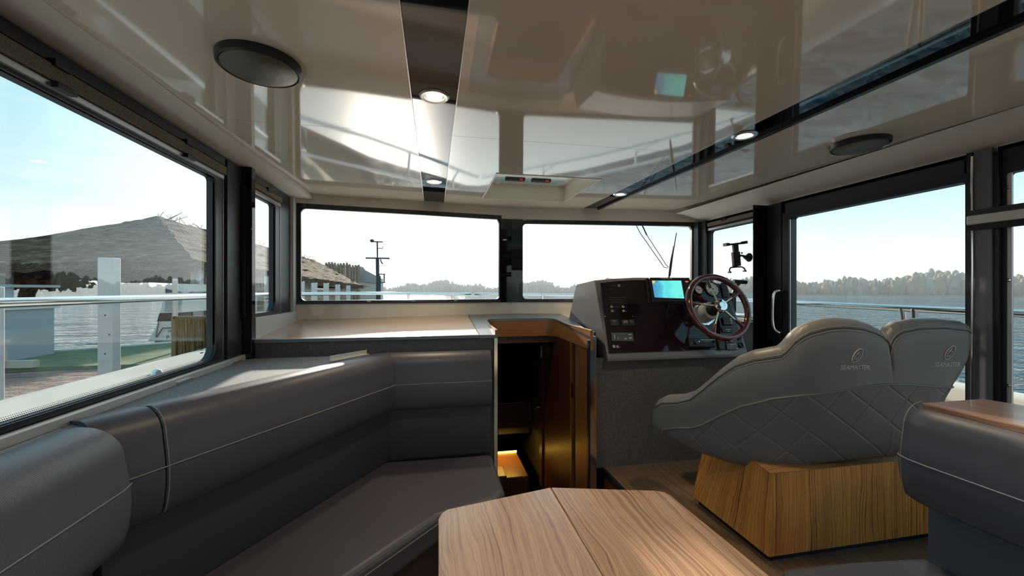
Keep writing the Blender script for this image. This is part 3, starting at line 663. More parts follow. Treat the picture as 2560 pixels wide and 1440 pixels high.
# gauges
def gauge(x, y, r, label):
    g = thing('gauge', cp(x, y, H0), label, 'gauge', 'round dashboard gauges')
    MB().lathe(cp(x, y, H0), DN, [(r*1.0, 0), (r*1.0, .008), (r*.93, .011), (r*.86, .006), (r*.86, 0)], 32).build('bezel', M['plastic'], g, smooth=30)
    MB().lathe(cp(x, y, H0), DN, [(r*.87, .002), (r*.87, .004), (0, .004)], 32).build('face', pm('gauge_face', (.85, .82, .78), .5), g)
    for k in range(9):
        q = math.radians(220-k*32.5); c = cp(x, y, H0+.0045)+(DX*math.cos(q)+DU*math.sin(q))*r*.70
        MB().obox(c, (DX*math.cos(q)+DU*math.sin(q))*r*.09, (DU*math.cos(q)-DX*math.sin(q))*r*.025, DN*.0003).build('tick', M['plastic'], g)
    q = math.radians(150); v = DX*math.cos(q)+DU*math.sin(q)
    MB().obox(cp(x, y, H0+.006)+v*r*.25, v*r*.35, DN.cross(v)*r*.03, DN*.0005).build('needle', M['red'], g)
    MB().lathe(cp(x, y, H0+.004), DN, [(r*.13, 0), (r*.12, .004), (0, .004)], 12).build('cap', pm('gauge_cap', (.05, .07, .16), .4), g)
    return g
gauge(1725, 355, .034, 'small round white gauge left of the large one on the dashboard')
g2 = gauge(1905, 345, .056, 'large round white rev counter behind the steering wheel')
plate('display', quad(1868, 378, 1945, 418, .2), .017, .0178, pm('lcd_grey', (.30, .36, .38), .4), g2)
# right-hand controls
p = plate('alarm_panel', quad(2008, 262, 2075, 455, .2), H0, .022, M['plastic'], hc, .003)
for y in (290, 325, 360): plate('button', quad(2045, y, 2066, y+16), .022, .0235, M['plastic2'], p)
p = plate('autopilot_head', quad(2028, 722, 2160, 826, .2), H0, .024, M['plastic'], hc, .004)
for x, y in ((2085, 742), (2065, 772), (2092, 775), (2118, 772), (2100, 802), (2138, 745), (2146, 772), (2152, 802)):
    MB().lathe(cp(x, y, .024), DN, [(.006, 0), (.005, .003), (0, .003)], 10).build('button', M['white_print'] if x > 2120 else M['plastic2'], p)
p = plate('fuse_panel', quad(2022, 852, 2165, 925, .2), H0, .018, M['plastic'], hc, .003)
for x0, y0, x1 in ((2080, 880, 2140), (2105, 903, 2130)): plate('print_mark', quad(x0, y0, x1, y0+6), .018, .0184, M['white_print'], p)
plate('rocker_switch', quad(1970, 1035, 2050, 1155, .12), H0, .026, M['plastic'], hc, .006)
p = plate('engine_panel', quad(2076, 1000, 2225, 1150, .14), H0, .020, M['plastic2'], hc, .003)
plate('engine_key', quad(2110, 1010, 2165, 1062, .1), .020, .034, M['mahogany'], p, .004)
for x0, y0, x1, y1 in ((2140, 1080, 2175, 1088), (2190, 1080, 2205, 1088), (2125, 1098, 2150, 1122), (2215, 1132, 2242, 1139)): plate('print_mark', quad(x0, y0, x1, y1), .020, .0204, M['dim_print'] if y0 > 1095 and x0 < 2200 else M['white_print'], p)
for x, y in ((2258, 985), (2280, 1088)):
    k = disc('round_socket', x, y, .017, [(1, 0), (1, .006), (.75, .010), (.7, .004), (0, .004)], M['plastic'], hc, 18)
# radio
ra = thing('marine_radio', cp(1760, 1060, H0), 'black radio with round knob low on the dashboard', 'radio')
plate('body', quad(1578, 1005, 1930, 1118, .12), H0, .028, M['plastic'], ra, .004)
MB().lathe(cp(1672, 1062, .028), DN, [(.012, 0), (.011, .010), (0, .010)], 18).build('knob', M['plastic2'], ra, smooth=35)
plate('display', quad(1745, 1035, 1910, 1062, .12), .028, .0288, M['dash'], ra)
for y in (1030, 1052, 1074): plate('button', quad(1602, y, 1632, y+12), .028, .030, M['plastic2'], ra)
for x in (1730, 1770, 1810, 1850, 1890): plate('button', quad(x, 1082, x+28, 1098), .028, .030, M['plastic2'], ra)
plate('trim_line', quad(1735, 1022, 1925, 1027), .028, .0285, M['alu'], ra)
MB().lathe(cp(1712, 1050, .028), DN, [(.005, 0), (.005, .004), (0, .004)], 10).build('power_button', M['alu'], ra)
# chart plotter
cpz = thing('chart_plotter', cp(1310, 370, H0), 'chart plotter with a turquoise sea map on its lit screen', 'chart plotter')
plate('mount', [(1022, 205), (1600, 208), (1640, 545), (1052, 532)], .008, .022, M['plastic'], cpz, .004)
plate('bezel', [(1052, 208), (1578, 210), (1625, 535), (1095, 528)], .022, .040, M['plastic'], cpz, .005)
ms = pm('chart_screen', (.0, .0, .0), .25)
N, L, b = nodes(ms); v = coords(ms, kind='Generated'); nn = noise(ms, coords(ms, (9, 9, 9)), 1.0, 3)
sp = N.new('ShaderNodeSeparateXYZ'); L.new(v, sp.inputs[0])
ad = N.new('ShaderNodeMath'); ad.operation = 'MULTIPLY_ADD'; L.new(nn, ad.inputs[0]); ad.inputs[1].default_value = .55; L.new(sp.outputs[0], ad.inputs[2])
c_ = cramp(ms, ad.outputs[0], [(.30, (.05, .22, .36)), (.55, (.06, .36, .46)), (.62, (.10, .52, .55)), (.78, (.08, .48, .48)), (1.0, (.12, .58, .52))])
L.new(c_, b.inputs['Emission Color']); b.inputs['Emission Strength'].default_value = .85
plate('screen', [(1080, 252), (1465, 252), (1505, 487), (1115, 475)], .040, .0408, ms, cpz)
plate('chart_corner', [(1082, 254), (1118, 254), (1121, 270), (1100, 290), (1090, 297)], .0408, .0411, pm('chart_amber', (.5, .25, .02), .5, emit=(.75, .42, .05), es=.8), cpz)
for x, y, mt in ((1130, 264, 'red'), (1145, 264, 'white_print'), (1168, 318, 'white_print')): plate('chart_mark', quad(x, y, x+8, y+12), .0408, .0411, M[mt], cpz)
plate('chart_scale', quad(1440, 455, 1478, 458), .0408, .0411, M['plastic'], cpz); plate('chart_border', [(1116, 474), (1172, 477), (1174, 490), (1118, 487)], .0408, .0411, M['plastic'], cpz)
vs, fs = text_geo('Raymarine', .021); c0 = cp(1270, 222, .0404)
MB().add([c0+DX*v.x*.98+DU*v.y+DN*.0004 for v in vs], fs).build('lettering', M['white_print'], cpz)
plate('red_key', quad(1520, 258, 1556, 274), .040, .042, pm('key_red', (.6, .08, .02), .4, emit=(.9, .12, .02), es=.5), cpz)
for i in range(4):
    for j in range(2): MB().lathe(cp(1535+j*22+i*9, 305+i*42, .040), DN, [(.0048, 0), (.004, .003), (0, .003)], 8).build('key', M['plastic2'], cpz)

# steering wheel
W0 = dp(1757, 786, .012); WN = (DN+Vector((0, 0, -.02))).normalized(); WU = Vector((0, -WN.z, 0)); WU = (Vector((0, 0, 1))-WN*WN.z).normalized(); WC = W0+WN*.165
sw = thing('steering_wheel', W0, 'dark red wooden steering wheel with five polished spokes on the helm', 'steering wheel')
MB().lathe(W0, WN, [(.080, 0), (.080, .004), (.072, .006), (.064, .004)], 36).build('base_ring', M['chrome'], sw, smooth=30)
MB().lathe(W0, WN, [(.064, .003), (.062, .03), (.057, .075), (.044, .083), (.0, .084)], 36).build('column', pm('column_grey', (.46, .44, .37), .4), sw, smooth=35)
MB().lathe(W0, WN, [(.042, .08), (.042, .125), (.034, .150), (.0, .151)], 30).build('shaft', M['plastic'], sw, smooth=35)
MB().lathe(WC, WN, [(.040, -.03), (.043, -.005), (.043, .012), (.038, .018), (.0, .019)], 32).build('hub', M['brass'], sw, smooth=30)
MB().lathe(WC, WN, [(.0385, .019), (.036, .025), (.020, .027), (.019, .0255), (.0, .0255)], 32).build('hub_cap', M['chrome'], sw, smooth=30)
RW = .208
RC = WC-WN*.012
MB().tube([RC+(DX*math.cos(q)+WU*math.sin(q))*RW for q in [i*math.pi/36 for i in range(72)]], .0195, 16, closed=True).build('rim', M['mahogany'], sw, smooth=True)
for a in (100, 28, -44, -116, 172):
    v = DX*math.cos(math.radians(a))+WU*math.sin(math.radians(a))
    s_ = MB().tube([WC+v*.03-WN*.004, RC+v*RW*.62], [.0062, .0058], 10).build('spoke', M['brass'], sw, smooth=True)
    MB().tube([RC+v*RW*.62, RC+v*RW*.66, RC+v*RW*.95], [.0078, .0095, .0125], 12).build('grip_ferrule', M['mahogany'], s_, smooth=True)
for k in range(10):
    q = math.radians(k*36+10); v = DX*math.cos(q)+WU*math.sin(q)
    MB().lathe(RC+v*(RW-.004)+WN*.0188, WN, [(.0022, 0), (.0015, .0012), (0, .0012)], 6).build('rivet', M['brass'], sw)
# throttle lever to the right of the console
th = thing('throttle_lever', (2.13, 2.56, -.12), 'black throttle lever half hidden right of the steering wheel', 'lever')
MB().box((2.062, 2.48, -.16), (2.11, 2.62, -.02)).build('housing', M['plastic'], th, bevel=.012)
MB().tube(smoothpts([(2.125, 2.55, -.10), (2.135, 2.545, -.03), (2.15, 2.53, .03), (2.17, 2.52, .055)], 5), [.012]*16, 10).build('arm', M['plastic'], th, smooth=True)
MB().tube([(2.115, 2.52, .062), (2.22, 2.52, .056)], .015, 12).build('grip', M['plastic'], th, smooth=35)
# compass-like black case beside the console, on the sill
# tablet mount on the starboard quarter window
tm = thing('tablet_mount', (2.30, 2.6, .2), 'black suction tablet holder stuck on the starboard quarter window', 'tablet mount')
def tp(x, y): return atY(1780+x*.1389, 540+y*.1389, 2.60)
TY = Vector((0, .009, 0))
def tb(name, pix, th_=1.0): return MB().prism([tp(x, y)-TY*th_ for x, y in pix], TY*2*th_).build(name, M['plastic'], tm, bevel=.0015)
tb('stem_upper', [(372, 525), (462, 515), (470, 650), (385, 660)]); tb('stem_lower', [(362, 655), (485, 640), (505, 895), (385, 915)], 1.3)
tb('top_bar', [(230, 508), (605, 465), (608, 498), (235, 540)]); tb('top_clamp', [(228, 490), (285, 488), (290, 505), (285, 540), (232, 545)], 2.2); tb('top_clamp', [(548, 455), (606, 450), (610, 500), (560, 505)], 2.2)
MB().tube(smoothpts([tp(*q) for q in ((318, 1010), (315, 965), (340, 930), (400, 922), (500, 915), (555, 925), (588, 955), (590, 990))], 4), .0052, 8).build('lower_cradle', M['plastic'], tm, smooth=True)
for q in ((318, 1012), (588, 990)): MB().obox(tp(*q), (.008, 0, 0), (0, .012, 0), (0, 0, .006)).build('cradle_foot', M['plastic'], tm, bevel=.002)
MB().tube([tp(490, 715), tp(545, 712), Vector((2.275, 2.60, tp(600, 730).z))], [.009, .007, .011], 12).build('ball_arm', M['plastic'], tm, smooth=True)
MB().lathe((2.318, 2.60, tp(640, 745).z), (-1, 0, 0), [(.033, 0), (.033, .006), (.026, .016), (.018, .024), (.014, .04), (0, .042)], 28).build('suction_cup', M['plastic'], tm, smooth=35)
MB().lathe(tp(530, 680)-Vector((0, .004, 0)), (0, 0, 1), [(.006, 0), (.007, .01), (0, .012)], 10).build('lock_screw', M['plastic'], tm)

# ------------------------------------------------------------------ helm seat
PLAN = smoothpts([(2.30, 1.325), (2.27, 1.33), (2.1, 1.355), (1.89, 1.395), (1.68, 1.435), (1.51, 1.485), (1.375, 1.58), (1.285, 1.77), (1.225, 1.98), (1.18, 2.10)], 14)
PLAN = [Vector((p[0], p[1])) for p in PLAN]
LEN = [0.0]
for i in range(1, len(PLAN)): LEN.append(LEN[-1]+(PLAN[i]-PLAN[i-1]).length)
def plan_at(s):
    s = max(0, min(s, LEN[-1]-1e-6))
    for i in range(1, len(LEN)):
        if LEN[i] >= s:
            f = (s-LEN[i-1])/(LEN[i]-LEN[i-1]); p = PLAN[i-1].lerp(PLAN[i], f); j0 = max(0, i-4); j1 = min(len(PLAN)-1, i+3)
            d = (PLAN[j1]-PLAN[j0]).normalized(); return p, Vector((d.y, -d.x))*(-1 if d.x*0+(-d.x) < 0 and False else 1)
    return PLAN[-1], Vector((0, -1))
def s_of_px(x):           # where the sight line through pixel column x meets the plan of the seat back
    u = (x-CX)/F; k = (SA+u*CA)/(CA-u*SA)
    prev = None
    for i in range(len(PLAN)):
        g = PLAN[i].x-k*PLAN[i].y
        if prev is not None and prev*g <= 0:
            f = prev/(prev-g); return LEN[i-1]+f*(LEN[i]-LEN[i-1])
        prev = g
    return 0.0 if PLAN[0].x-k*PLAN[0].y < 0 else LEN[-1]
def zpx(x, y):
    p, n = plan_at(s_of_px(x)); t = p.x*SA+p.y*CA; return -(y-CY)/F*t
def c4(x, y): return 1600+x*.375, 760+y*.375
TOPPX = [(92, 800), (100, 740), (115, 680), (150, 628), (200, 603), (300, 598), (380, 575), (460, 510), (560, 420), (660, 345), (760, 305), (860, 287), (915, 277), (950, 250), (1000, 190), (1050, 150), (1100, 125), (1200, 97), (1300, 88), (1420, 98), (1500, 122), (1560, 152), (1583, 178), (1592, 225), (1597, 290), (1603, 230), (1615, 185), (1645, 145), (1690, 118), (1800, 95), (1950, 90), (2080, 105), (2140, 128), (2168, 160), (2176, 210)]
BOTPX = [(92, 812), (120, 832), (250, 912), (400, 985), (600, 1052), (800, 1085), (1000, 1085), (1200, 1056), (1400, 1035), (1600, 1020), (1750, 1000), (1900, 800), (1960, 655), (2010, 560), (2080, 420), (2150, 280), (2176, 215)]
PIPEPX = [(180, 868), (190, 848), (215, 826), (300, 815), (400, 812), (470, 790), (560, 738), (700, 660), (850, 610), (1000, 588), (1200, 566), (1400, 533), (1550, 513), (1700, 515), (1900, 530), (2018, 536)]
def interp(tbl, x):
    if x <= tbl[0][0]: return tbl[0][1]
    for (a, b), (c, d) in zip(tbl, tbl[1:]):
        if x <= c: return b+(d-b)*((x-a)/(c-a) if c > a else 0)
    return tbl[-1][1]
tabT = sorted((s_of_px(c4(x, 0)[0]), zpx(*c4(x, y))) for x, y in TOPPX)
tabB = sorted((s_of_px(c4(x, 0)[0]), zpx(*c4(x, y))) for x, y in BOTPX)
tabP = sorted((s_of_px(c4(x, 0)[0]), zpx(*c4(x, y))) for x, y in PIPEPX)
S0, S1 = s_of_px(c4(2175, 0)[0]), s_of_px(c4(93, 0)[0])
TH = .062
def hsec(s):
    zt = interp(tabT, s); zb = min(interp(tabB, s), zt-.004); e = min(s-S0, S1-s); k = max(0.04, min(1, e/.07))**.5
    return zb, zt, TH*k
def hsurf(s, z, off=0.0):   # point on the aft face of the seat back
    zb, zt, T = hsec(s); h = max(0, min(1, (z-zb)/(zt-zb))); o = T*max(0, (1-abs(2*h-1)**4.0))**(1/2.2)
    p, n = plan_at(s)
    return Vector((p.x+n.x*(o+off), p.y+n.y*(o+off), z))
# outward (aft) normal check
_p, _n = plan_at(s_of_px(2100))
SGN = 1 if _n.y < 0 else -1
_pa = plan_at
def plan_at(s):
    p, n = _pa(s); return p, n*SGN
hs = thing('helm_bench', (1.8, 1.65, HELM), 'grey double helm seat with quilted back on a wooden box', 'seat')
NS = 150; ss = sorted(set([S0+(S1-S0)*i/NS for i in range(NS+1)]+[s for s, z in tabT if S0 < s < S1])); up = MB(); lo_ = MB(); r1 = []; r2 = []; uvl = []
for s in ss:
    zb, zt, T = hsec(s); zp = interp(tabP, s)
    if s < tabP[0][0]: zp = zb
    zp = max(zb+.0005, min(zt-.001, zp)) if s <= tabP[-1][0] else zb+.0005
    p, n = plan_at(s)
    def pt(h, sg):
        o = T*max(0, (1-abs(2*h-1)**4.0))**(1/2.2)*sg; return (p.x+n.x*o, p.y+n.y*o, zb+(zt-zb)*h)
    hp = (zp-zb)/(zt-zb)
    ez = lambda q: .5-.5*math.cos(math.pi*q)
    r2.append([pt(hp*(1-math.cos(math.pi/2*i/9)), 1) for i in range(10)]); uvl += [(s, q[2]) for q in r2[-1]]
    r1.append([pt(hp+(1-hp)*math.sin(math.pi/2*i/14), 1) for i in range(15)]+[pt(1-ez(i/14), -1) for i in range(1, 15)])
up.grid(r1); lo_.grid(r2)
up.f.append(tuple(range(len(r1[0])))); up.m.append(0); nn_ = len(r1[0]); up.f.append(tuple(range((len(r1)-1)*nn_, len(r1)*nn_))); up.m.append(0)
up.build('seat_back', M['helm'], hs, smooth=60)
lo_.uv = uvl
mq = leather('quilted_leather', (.155, .14, .138), .42, 800, .1)
N, L, b = nodes(mq); uvn = N.new('ShaderNodeUVMap'); hts = []
for ang, sc_ in ((52, 8.6), (-38, 8.6)):
    mp_ = N.new('ShaderNodeMapping'); mp_.inputs['Rotation'].default_value = (0, 0, math.radians(ang)); mp_.inputs['Scale'].default_value = (sc_,)*3; L.new(uvn.outputs[0], mp_.inputs[0])
    se = N.new('ShaderNodeSeparateXYZ'); L.new(mp_.outputs[0], se.inputs[0]); fr_ = N.new('ShaderNodeMath'); fr_.operation = 'PINGPONG'; L.new(se.outputs[0], fr_.inputs[0]); fr_.inputs[1].default_value = .5
    pr = N.new('ShaderNodeMapRange'); pr.interpolation_type = 'SMOOTHERSTEP'; L.new(fr_.outputs[0], pr.inputs[0]); pr.inputs[1].default_value = 0; pr.inputs[2].default_value = .07; hts.append(pr.outputs[0])
mi_ = N.new('ShaderNodeMath'); mi_.operation = 'MULTIPLY'; L.new(hts[0], mi_.inputs[0]); L.new(hts[1], mi_.inputs[1]); bump(mq, mi_.outputs[0], .4, .005)
lo_.build('quilted_panel', mq, hs, smooth=60)
pz = [s for s in ss if tabP[0][0] <= s <= tabP[-1][0]]
MB().tube([hsurf(s, interp(tabP, s), .001) for s in pz], .0045, 8).build('piping', M['helm'], hs, smooth=True)
for dz, mt in ((.042, 'stitch_dark'), (.034, 'stitch'), (.050, 'stitch')):   # double seam under the top edge
    ln = []
    for s in ss:
        zb, zt, T = hsec(s); d = min(dz, (zt-zb)*.35)
        if S0+.02 < s < S1-.04: ln.append(hsurf(s, zt-d, .0004))
    MB().tube(ln, .0013 if mt == 'stitch' else .0022, 5).build('seam' if mt != 'stitch' else 'stitching', M[mt], hs, smooth=True)
def seat_print(px_, py_, W):
    s0 = s_of_px(px_); z0 = zpx(px_, py_)
    vs, fs = text_geo('SEAMASTER', .026, .35)
    w_ = max(v.x for v in vs)-min(v.x for v in vs); k = W/w_
    g = MB(); g.add([hsurf(s0-v.x*k, z0+v.y*1.0, .0018) for v in vs], fs); g.build('lettering', M['print'], hs)
    e = MB(); E = lambda a, b_: hsurf(s0-.012-(a*.84+b_*.30), z0+.050+(b_*.95), .0020)
    rr = lambda q, r_: (math.cos(q)*r_*.72+math.sin(q)*r_*.25, math.sin(q)*r_)
    e.tube([E(*rr(2*math.pi*i/28, .029)) for i in range(28)], .0014, 6, closed=True)
    sp_ = [rr(-.6-5.2*t, .004+.016*t) for t in [i/24 for i in range(25)]]
    e.tube([E(a-.004, b_-.008) for a, b_ in sp_], .0012, 6)
    e.tube([E(a, b_) for a, b_ in [(-.008, .006), (.002, .014), (.004, .020), (.014, .016), (.012, .002), (.006, -.010), (-.002, -.020)]], .0012, 6)
    e.tube([E(a, b_) for a, b_ in [(.004, .020), (-.004, .010), (.002, .002)]], .0012, 6)
    e.build('shell_emblem', M['print'], hs, smooth=True)
seat_print(2106, 912, .120); seat_print(2327, 905, .108)
MB().box((1.42, 1.50, -.745), (2.22, 2.02, -.60)).build('seat_cushion', M['helm'], hs, bevel=.045, seg=4)
for x in (2.10,): MB().box((x, 1.55, -.60), (x+.12, 2.0, -.42)).build('arm_pad', M['helm'], hs, bevel=.04, seg=4)
hb = MB(); zb, zt = HELM+.035, -.748
rws = []
for i in range(9):
    y = 1.395+.49*i/8; xt = 1.347+.075*i/8
    rws.append([(2.25, y, zb), (1.335, y, zb)]+[(1.335+(xt-1.335)*k/8, y, zb+(zt-zb)*k/8) for k in range(1, 8)]+[(xt, y, zt), (2.25, y, zt), (2.25, y, zb)])
hb.grid(rws); hb.add(rws[0][:-1], [tuple(range(len(rws[0])-1))]); hb.add(rws[-1][:-1], [tuple(range(len(rws[0])-1))])
hbx = thing('seat_box', (1.8, 1.64, HELM), 'wooden box with upright dark veins carrying the helm seat', 'box')
hb.build('box_body', M['wood_z'], hbx, smooth=25)
MB().box((1.36, 1.42, HELM), (2.24, 1.87, HELM+.036)).build('plinth', M['black'], hbx)
MB().hexa([(1.343, 1.393, zt), (2.252, 1.393, zt), (2.252, 1.888, zt), (1.43, 1.888, zt), (1.343, 1.393, zt+.003), (2.252, 1.393, zt+.003), (2.252, 1.888, zt+.003), (1.43, 1.888, zt+.003)]).build('box_top', wood('box_top_veneer', 'x', (.40, .20, .07), (.32, .15, .05), (.14, .055, .02), .35), hbx)

# ------------------------------------------------------------------ port sofa
K = (-.22, 2.35); D = (-.87, 1.30); A0 = (.335, 2.35)
PATH = [A0, K, D, (-.885, 1.276)]
def back_prof(z0, z1, T, r, bulge=.016):
    p = [(-T, z0), (-.02, z0), (-.004, z0+.012)]
    for i in range(1, 6): q = i/6; p.append((bulge*math.sin(math.pi*q), z0+.012+(z1-r-z0-.012)*q))
    p += [(-r+r*math.cos(math.radians(a)), z1-r+r*math.sin(math.radians(a))) for a in range(0, 91, 10)]
    p += [(-T, z1-.006)]
    return p
so = thing('dinette_sofa', (-.4, 1.6, FLOOR), 'dark slate leather corner sofa along the port side', 'sofa')
BP = back_prof(-.69, -.362, .14, .085)
s1 = MB().sweep(PATH, BP, rng=(0, 1)).build('backrest', M['sofa'], so, smooth=50); s1['label'] = 'short backrest below the counter'
dv = Vector(D)-Vector(K); E1 = tuple(Vector(K)+dv*.905); PATH2 = [A0, K, E1, D]
s2 = MB().sweep(PATH2, BP, rng=(1, 2)).build('backrest', M['sofa'], so, smooth=50); s2['label'] = 'long diagonal backrest'
s3 = MB().sweep([tuple(Vector(K)+dv*.908), tuple(Vector(K)+dv*1.03)], BP).build('end_panel', M['sofa'], so, smooth=50)
def on_path(path, o, z, rng):
    m = MB(); m.sweep(path, [(o, z), (o, z+.001), (o+.001, z)], rng=rng, caps=False); return [Vector(m.v[i]) for i in range(0, len(m.v), 3)]
MB().tube(on_path(PATH2, .0165, -.535, (0, 3)), .0016, 6).build('stitching', M['stitch'], so)
def loop_at(path_pt, dirv, prof, r, name, mat, off=.001):
    d = Vector(dirv).normalized(); nrm = Vector((-d.y, d.x)); c = Vector(path_pt)
    MB().tube([(c.x+nrm.x*(o+off), c.y+nrm.y*(o+off), z+off) for o, z in prof[1:-1]], r, 5).build(name, M[mat], so)
loop_at(E1, dv, BP, .0013, 'seam', 'stitch_dark'); loop_at(tuple(Vector(K)+dv*.900), dv, BP, .0014, 'stitching', 'stitch')
LP = [(-.10, -1.0), (-.075, -1.0), (-.06, -.98), (-.06, -.70), (-.10, -.70)]
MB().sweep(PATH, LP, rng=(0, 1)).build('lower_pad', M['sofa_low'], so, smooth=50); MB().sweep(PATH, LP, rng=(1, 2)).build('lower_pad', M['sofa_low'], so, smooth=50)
BP2 = back_prof(-.71, -.365, .14, .10, .014)
MB().sweep([(-.835, 1.285), (-.825, 1.24), (-.815, .6), (-.81, -.2)], BP2).build('backrest', M['sofa_rib'], so, smooth=50)['label'] = 'aft backrest in ribbed grey blue'
MB().tube(on_path([(-.835, 1.285), (-.825, 1.24), (-.815, .6), (-.81, -.2)], .0145, -.535, (0, 3)), .0018, 6).build('stitching', pm('pale_stitch', (.34, .36, .42), .7), so)
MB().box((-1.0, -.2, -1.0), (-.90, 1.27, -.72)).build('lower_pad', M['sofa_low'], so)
SE = [(.345, 2.40), (.345, 1.95), (.30, 1.88), (.02, 1.78), (-.28, 1.466), (-.52, 1.20), (-.55, 1.05), (-.55, -.2), (-1.0, -.2), (-1.0, 1.27), (-.40, 2.42)]
MB().prism([(x, y, -1.115) for x, y in SE], (0, 0, .125)).build('seat_cushion', M['sofa'], so, bevel=.03, seg=4)
cx_ = sum(p[0] for p in SE)/len(SE); SB = [(x+(-.03 if x > -.3 and y < 2.3 else 0), y+(.04 if y < 2.2 and x > -.5 else 0), FLOOR) for x, y in SE]
MB().prism(SB, (0, 0, .295)).build('base', pm('sofa_base', (.05, .03, .025), .5), so)
m = on_path([(-.58, 1.13), (-.28, 1.466), (.02, 1.78), (.28, 1.87)], -.004, -1.02, (0, 3))
MB().tube(m, .0012, 5).build('stitching', M['stitch'], so)

sh = tag(MB().prism([(-1.025, -.2, -.40), (-.93, -.2, -.40), (-.93, 1.30, -.40), (-.30, 2.452, -.40), (-1.0, 2.452, -.40)], (0, 0, .024)).build('fabric_shelf', M['shelf']), 'grey woven fabric shelf between the sofa back and port window', 'shelf')
sl = thing('trim_9', (-1.02, 1.2, -.385), 'pale metal sill bar below the large port window', kind='structure')
MB().box((-1.026, -.2, -.385), (-1.002, 2.43, -.349)).build('sill_bar', M['alu_light'], sl, bevel=.004)
for p_ in ((460, 955), (590, 899)):
    q = atX(*p_, -1.0); MB().box((-1.003, q.y-.045, -.382), (-.992, q.y+.045, -.366)).build('hinge_clip', M['steel'], sl)
a_, b_ = atZ(828, 903, -.368), atZ(920, 886, -.368); dd = (b_-a_); nn2 = Vector((-dd.y, dd.x, 0)).normalized()
gs = thing('metal_profile', (a_+b_)/2, 'short metal angle strip lying on the fabric shelf behind the sofa', 'metal strip')
MB().hexa([a_-nn2*.012, b_-nn2*.012, b_+nn2*.012, a_+nn2*.012]+[p+Vector((0, 0, .004)) for p in (a_-nn2*.012, b_-nn2*.012, b_+nn2*.012, a_+nn2*.012)]).build('flat_leg', M['alu_light'], gs)
MB().hexa([a_+nn2*.009, b_+nn2*.009, b_+nn2*.012, a_+nn2*.012]+[p+Vector((0, 0, .026)) for p in (a_+nn2*.009, b_+nn2*.009, b_+nn2*.012, a_+nn2*.012)]).build('upright_leg', M['alu_light'], gs)

# ------------------------------------------------------------------ starboard seat and cabinet
st = thing('dinette_bench', (1.4, .5, FLOOR), 'slate blue leather bench seat at the lower right, behind the helm seat', 'seat')
BP3 = back_prof(-.672, -.366, .10, .075, .014); PS = [(1.48, -.4), (1.48, .95), (1.484, 1.0), (1.497, 1.03), (1.52, 1.042)]
MB().sweep(PS, BP3).build('backrest', M['sofa_blue'], st, smooth=50)
MB().tube(on_path(PS, .0145, -.535, (0, 4)), .0016, 6).build('stitching', pm('pale_stitch_2', (.42, .40, .42), .7), st)
MB().tube([(1.4975-o-.001, 1.031, z) for o, z in BP3[2:-1]], .0014, 5).build('stitching', M['stitch'], st)
MB().box((1.55, -.4, -.90), (1.57, 1.0, -.66)).build('lower_pad', M['sofa_blue'], st)
sp2 = [(1.56, -.4), (1.03, -.4), (1.03, .98)]+arc((1.08, 1.01), .05, 180, 90, 5)+[(1.30, 1.05), (1.56, 1.02)]
MB().prism([(x, y, -.98) for x, y in sp2], (0, 0, .12)).build('seat_cushion', M['sofa_blue'], st, bevel=.028, seg=4)
MB().box((1.09, -.4, HELM), (1.56, .96, -.975)).build('base', M['black'], st)
cb = thing('side_cabinet', (1.65, .3, HELM), 'low cabinet with brown wood top behind the starboard bench back', 'cabinet')
MB().box((1.582, -.4, HELM), (1.785, .985, -.385)).build('body', M['sofa_blue'], cb)
MB().prism([(1.49, -.4, -.38), (1.795, -.4, -.38), (1.795, .93, -.38), (1.775, .998, -.38), (1.52, .998, -.38)], (0, 0, .022)).build('wood_top', M['wood_top'], cb, bevel=.004)

# ------------------------------------------------------------------ table
tb_ = thing('dining_table', (.42, .85, FLOOR), 'folding wooden saloon table with pointed end in the foreground', 'table')
Z = -.71
Lf = [(.012, .30), (.4115, .30), (.4115, 1.386)]+[(.10, 1.318), (.05, 1.30), (.025, 1.278), (.012, 1.245)]
Rf = [(.4145, .30), (.832, .30), (.832, 1.17), (.815, 1.215), (.70, 1.328), (.675, 1.343), (.645, 1.350), (.4145, 1.386)]
rl = [atZ(x, y, Z) for x, y in ((1378, 1218), (1640, 1226), (1660, 1229), (1677, 1237), (1690, 1249), (1925, 1440))]
Rf = [(.4145, .30), (rl[5].x+.0, .30), (rl[5].x, rl[5].y)]+[(p.x, p.y) for p in rl[4:0:-1]]+[(.4145, rl[0].y)]
ll = [atZ(x, y, Z) for x, y in ((1376, 1218), (1150, 1266), (1118, 1273), (1104, 1282), (1096, 1297), (1096, 1440))]
Lf = [(ll[5].x, .30), (.4115, .30), (.4115, ll[0].y)]+[(p.x, p.y) for p in ll[1:]]
MB().prism([(x, y, Z-.028) for x, y in Lf], (0, 0, .028)).build('table_leaf', M['wood_table2'], tb_, bevel=.003)
MB().prism([(x, y, Z-.028) for x, y in Rf], (0, 0, .028)).build('table_leaf', M['wood_table'], tb_, bevel=.003)
MB().lathe((.42, .8, FLOOR), (0, 0, 1), [(.17, 0), (.17, .012), (.05, .03), (.042, .05), (.042, .66), (.09, .67)], 28).build('pedestal', M['alu'], tb_, smooth=35)
MB().box((.10, .45, Z-.045), (.74, 1.1, Z-.029)).build('under_frame', M['plastic'], tb_)

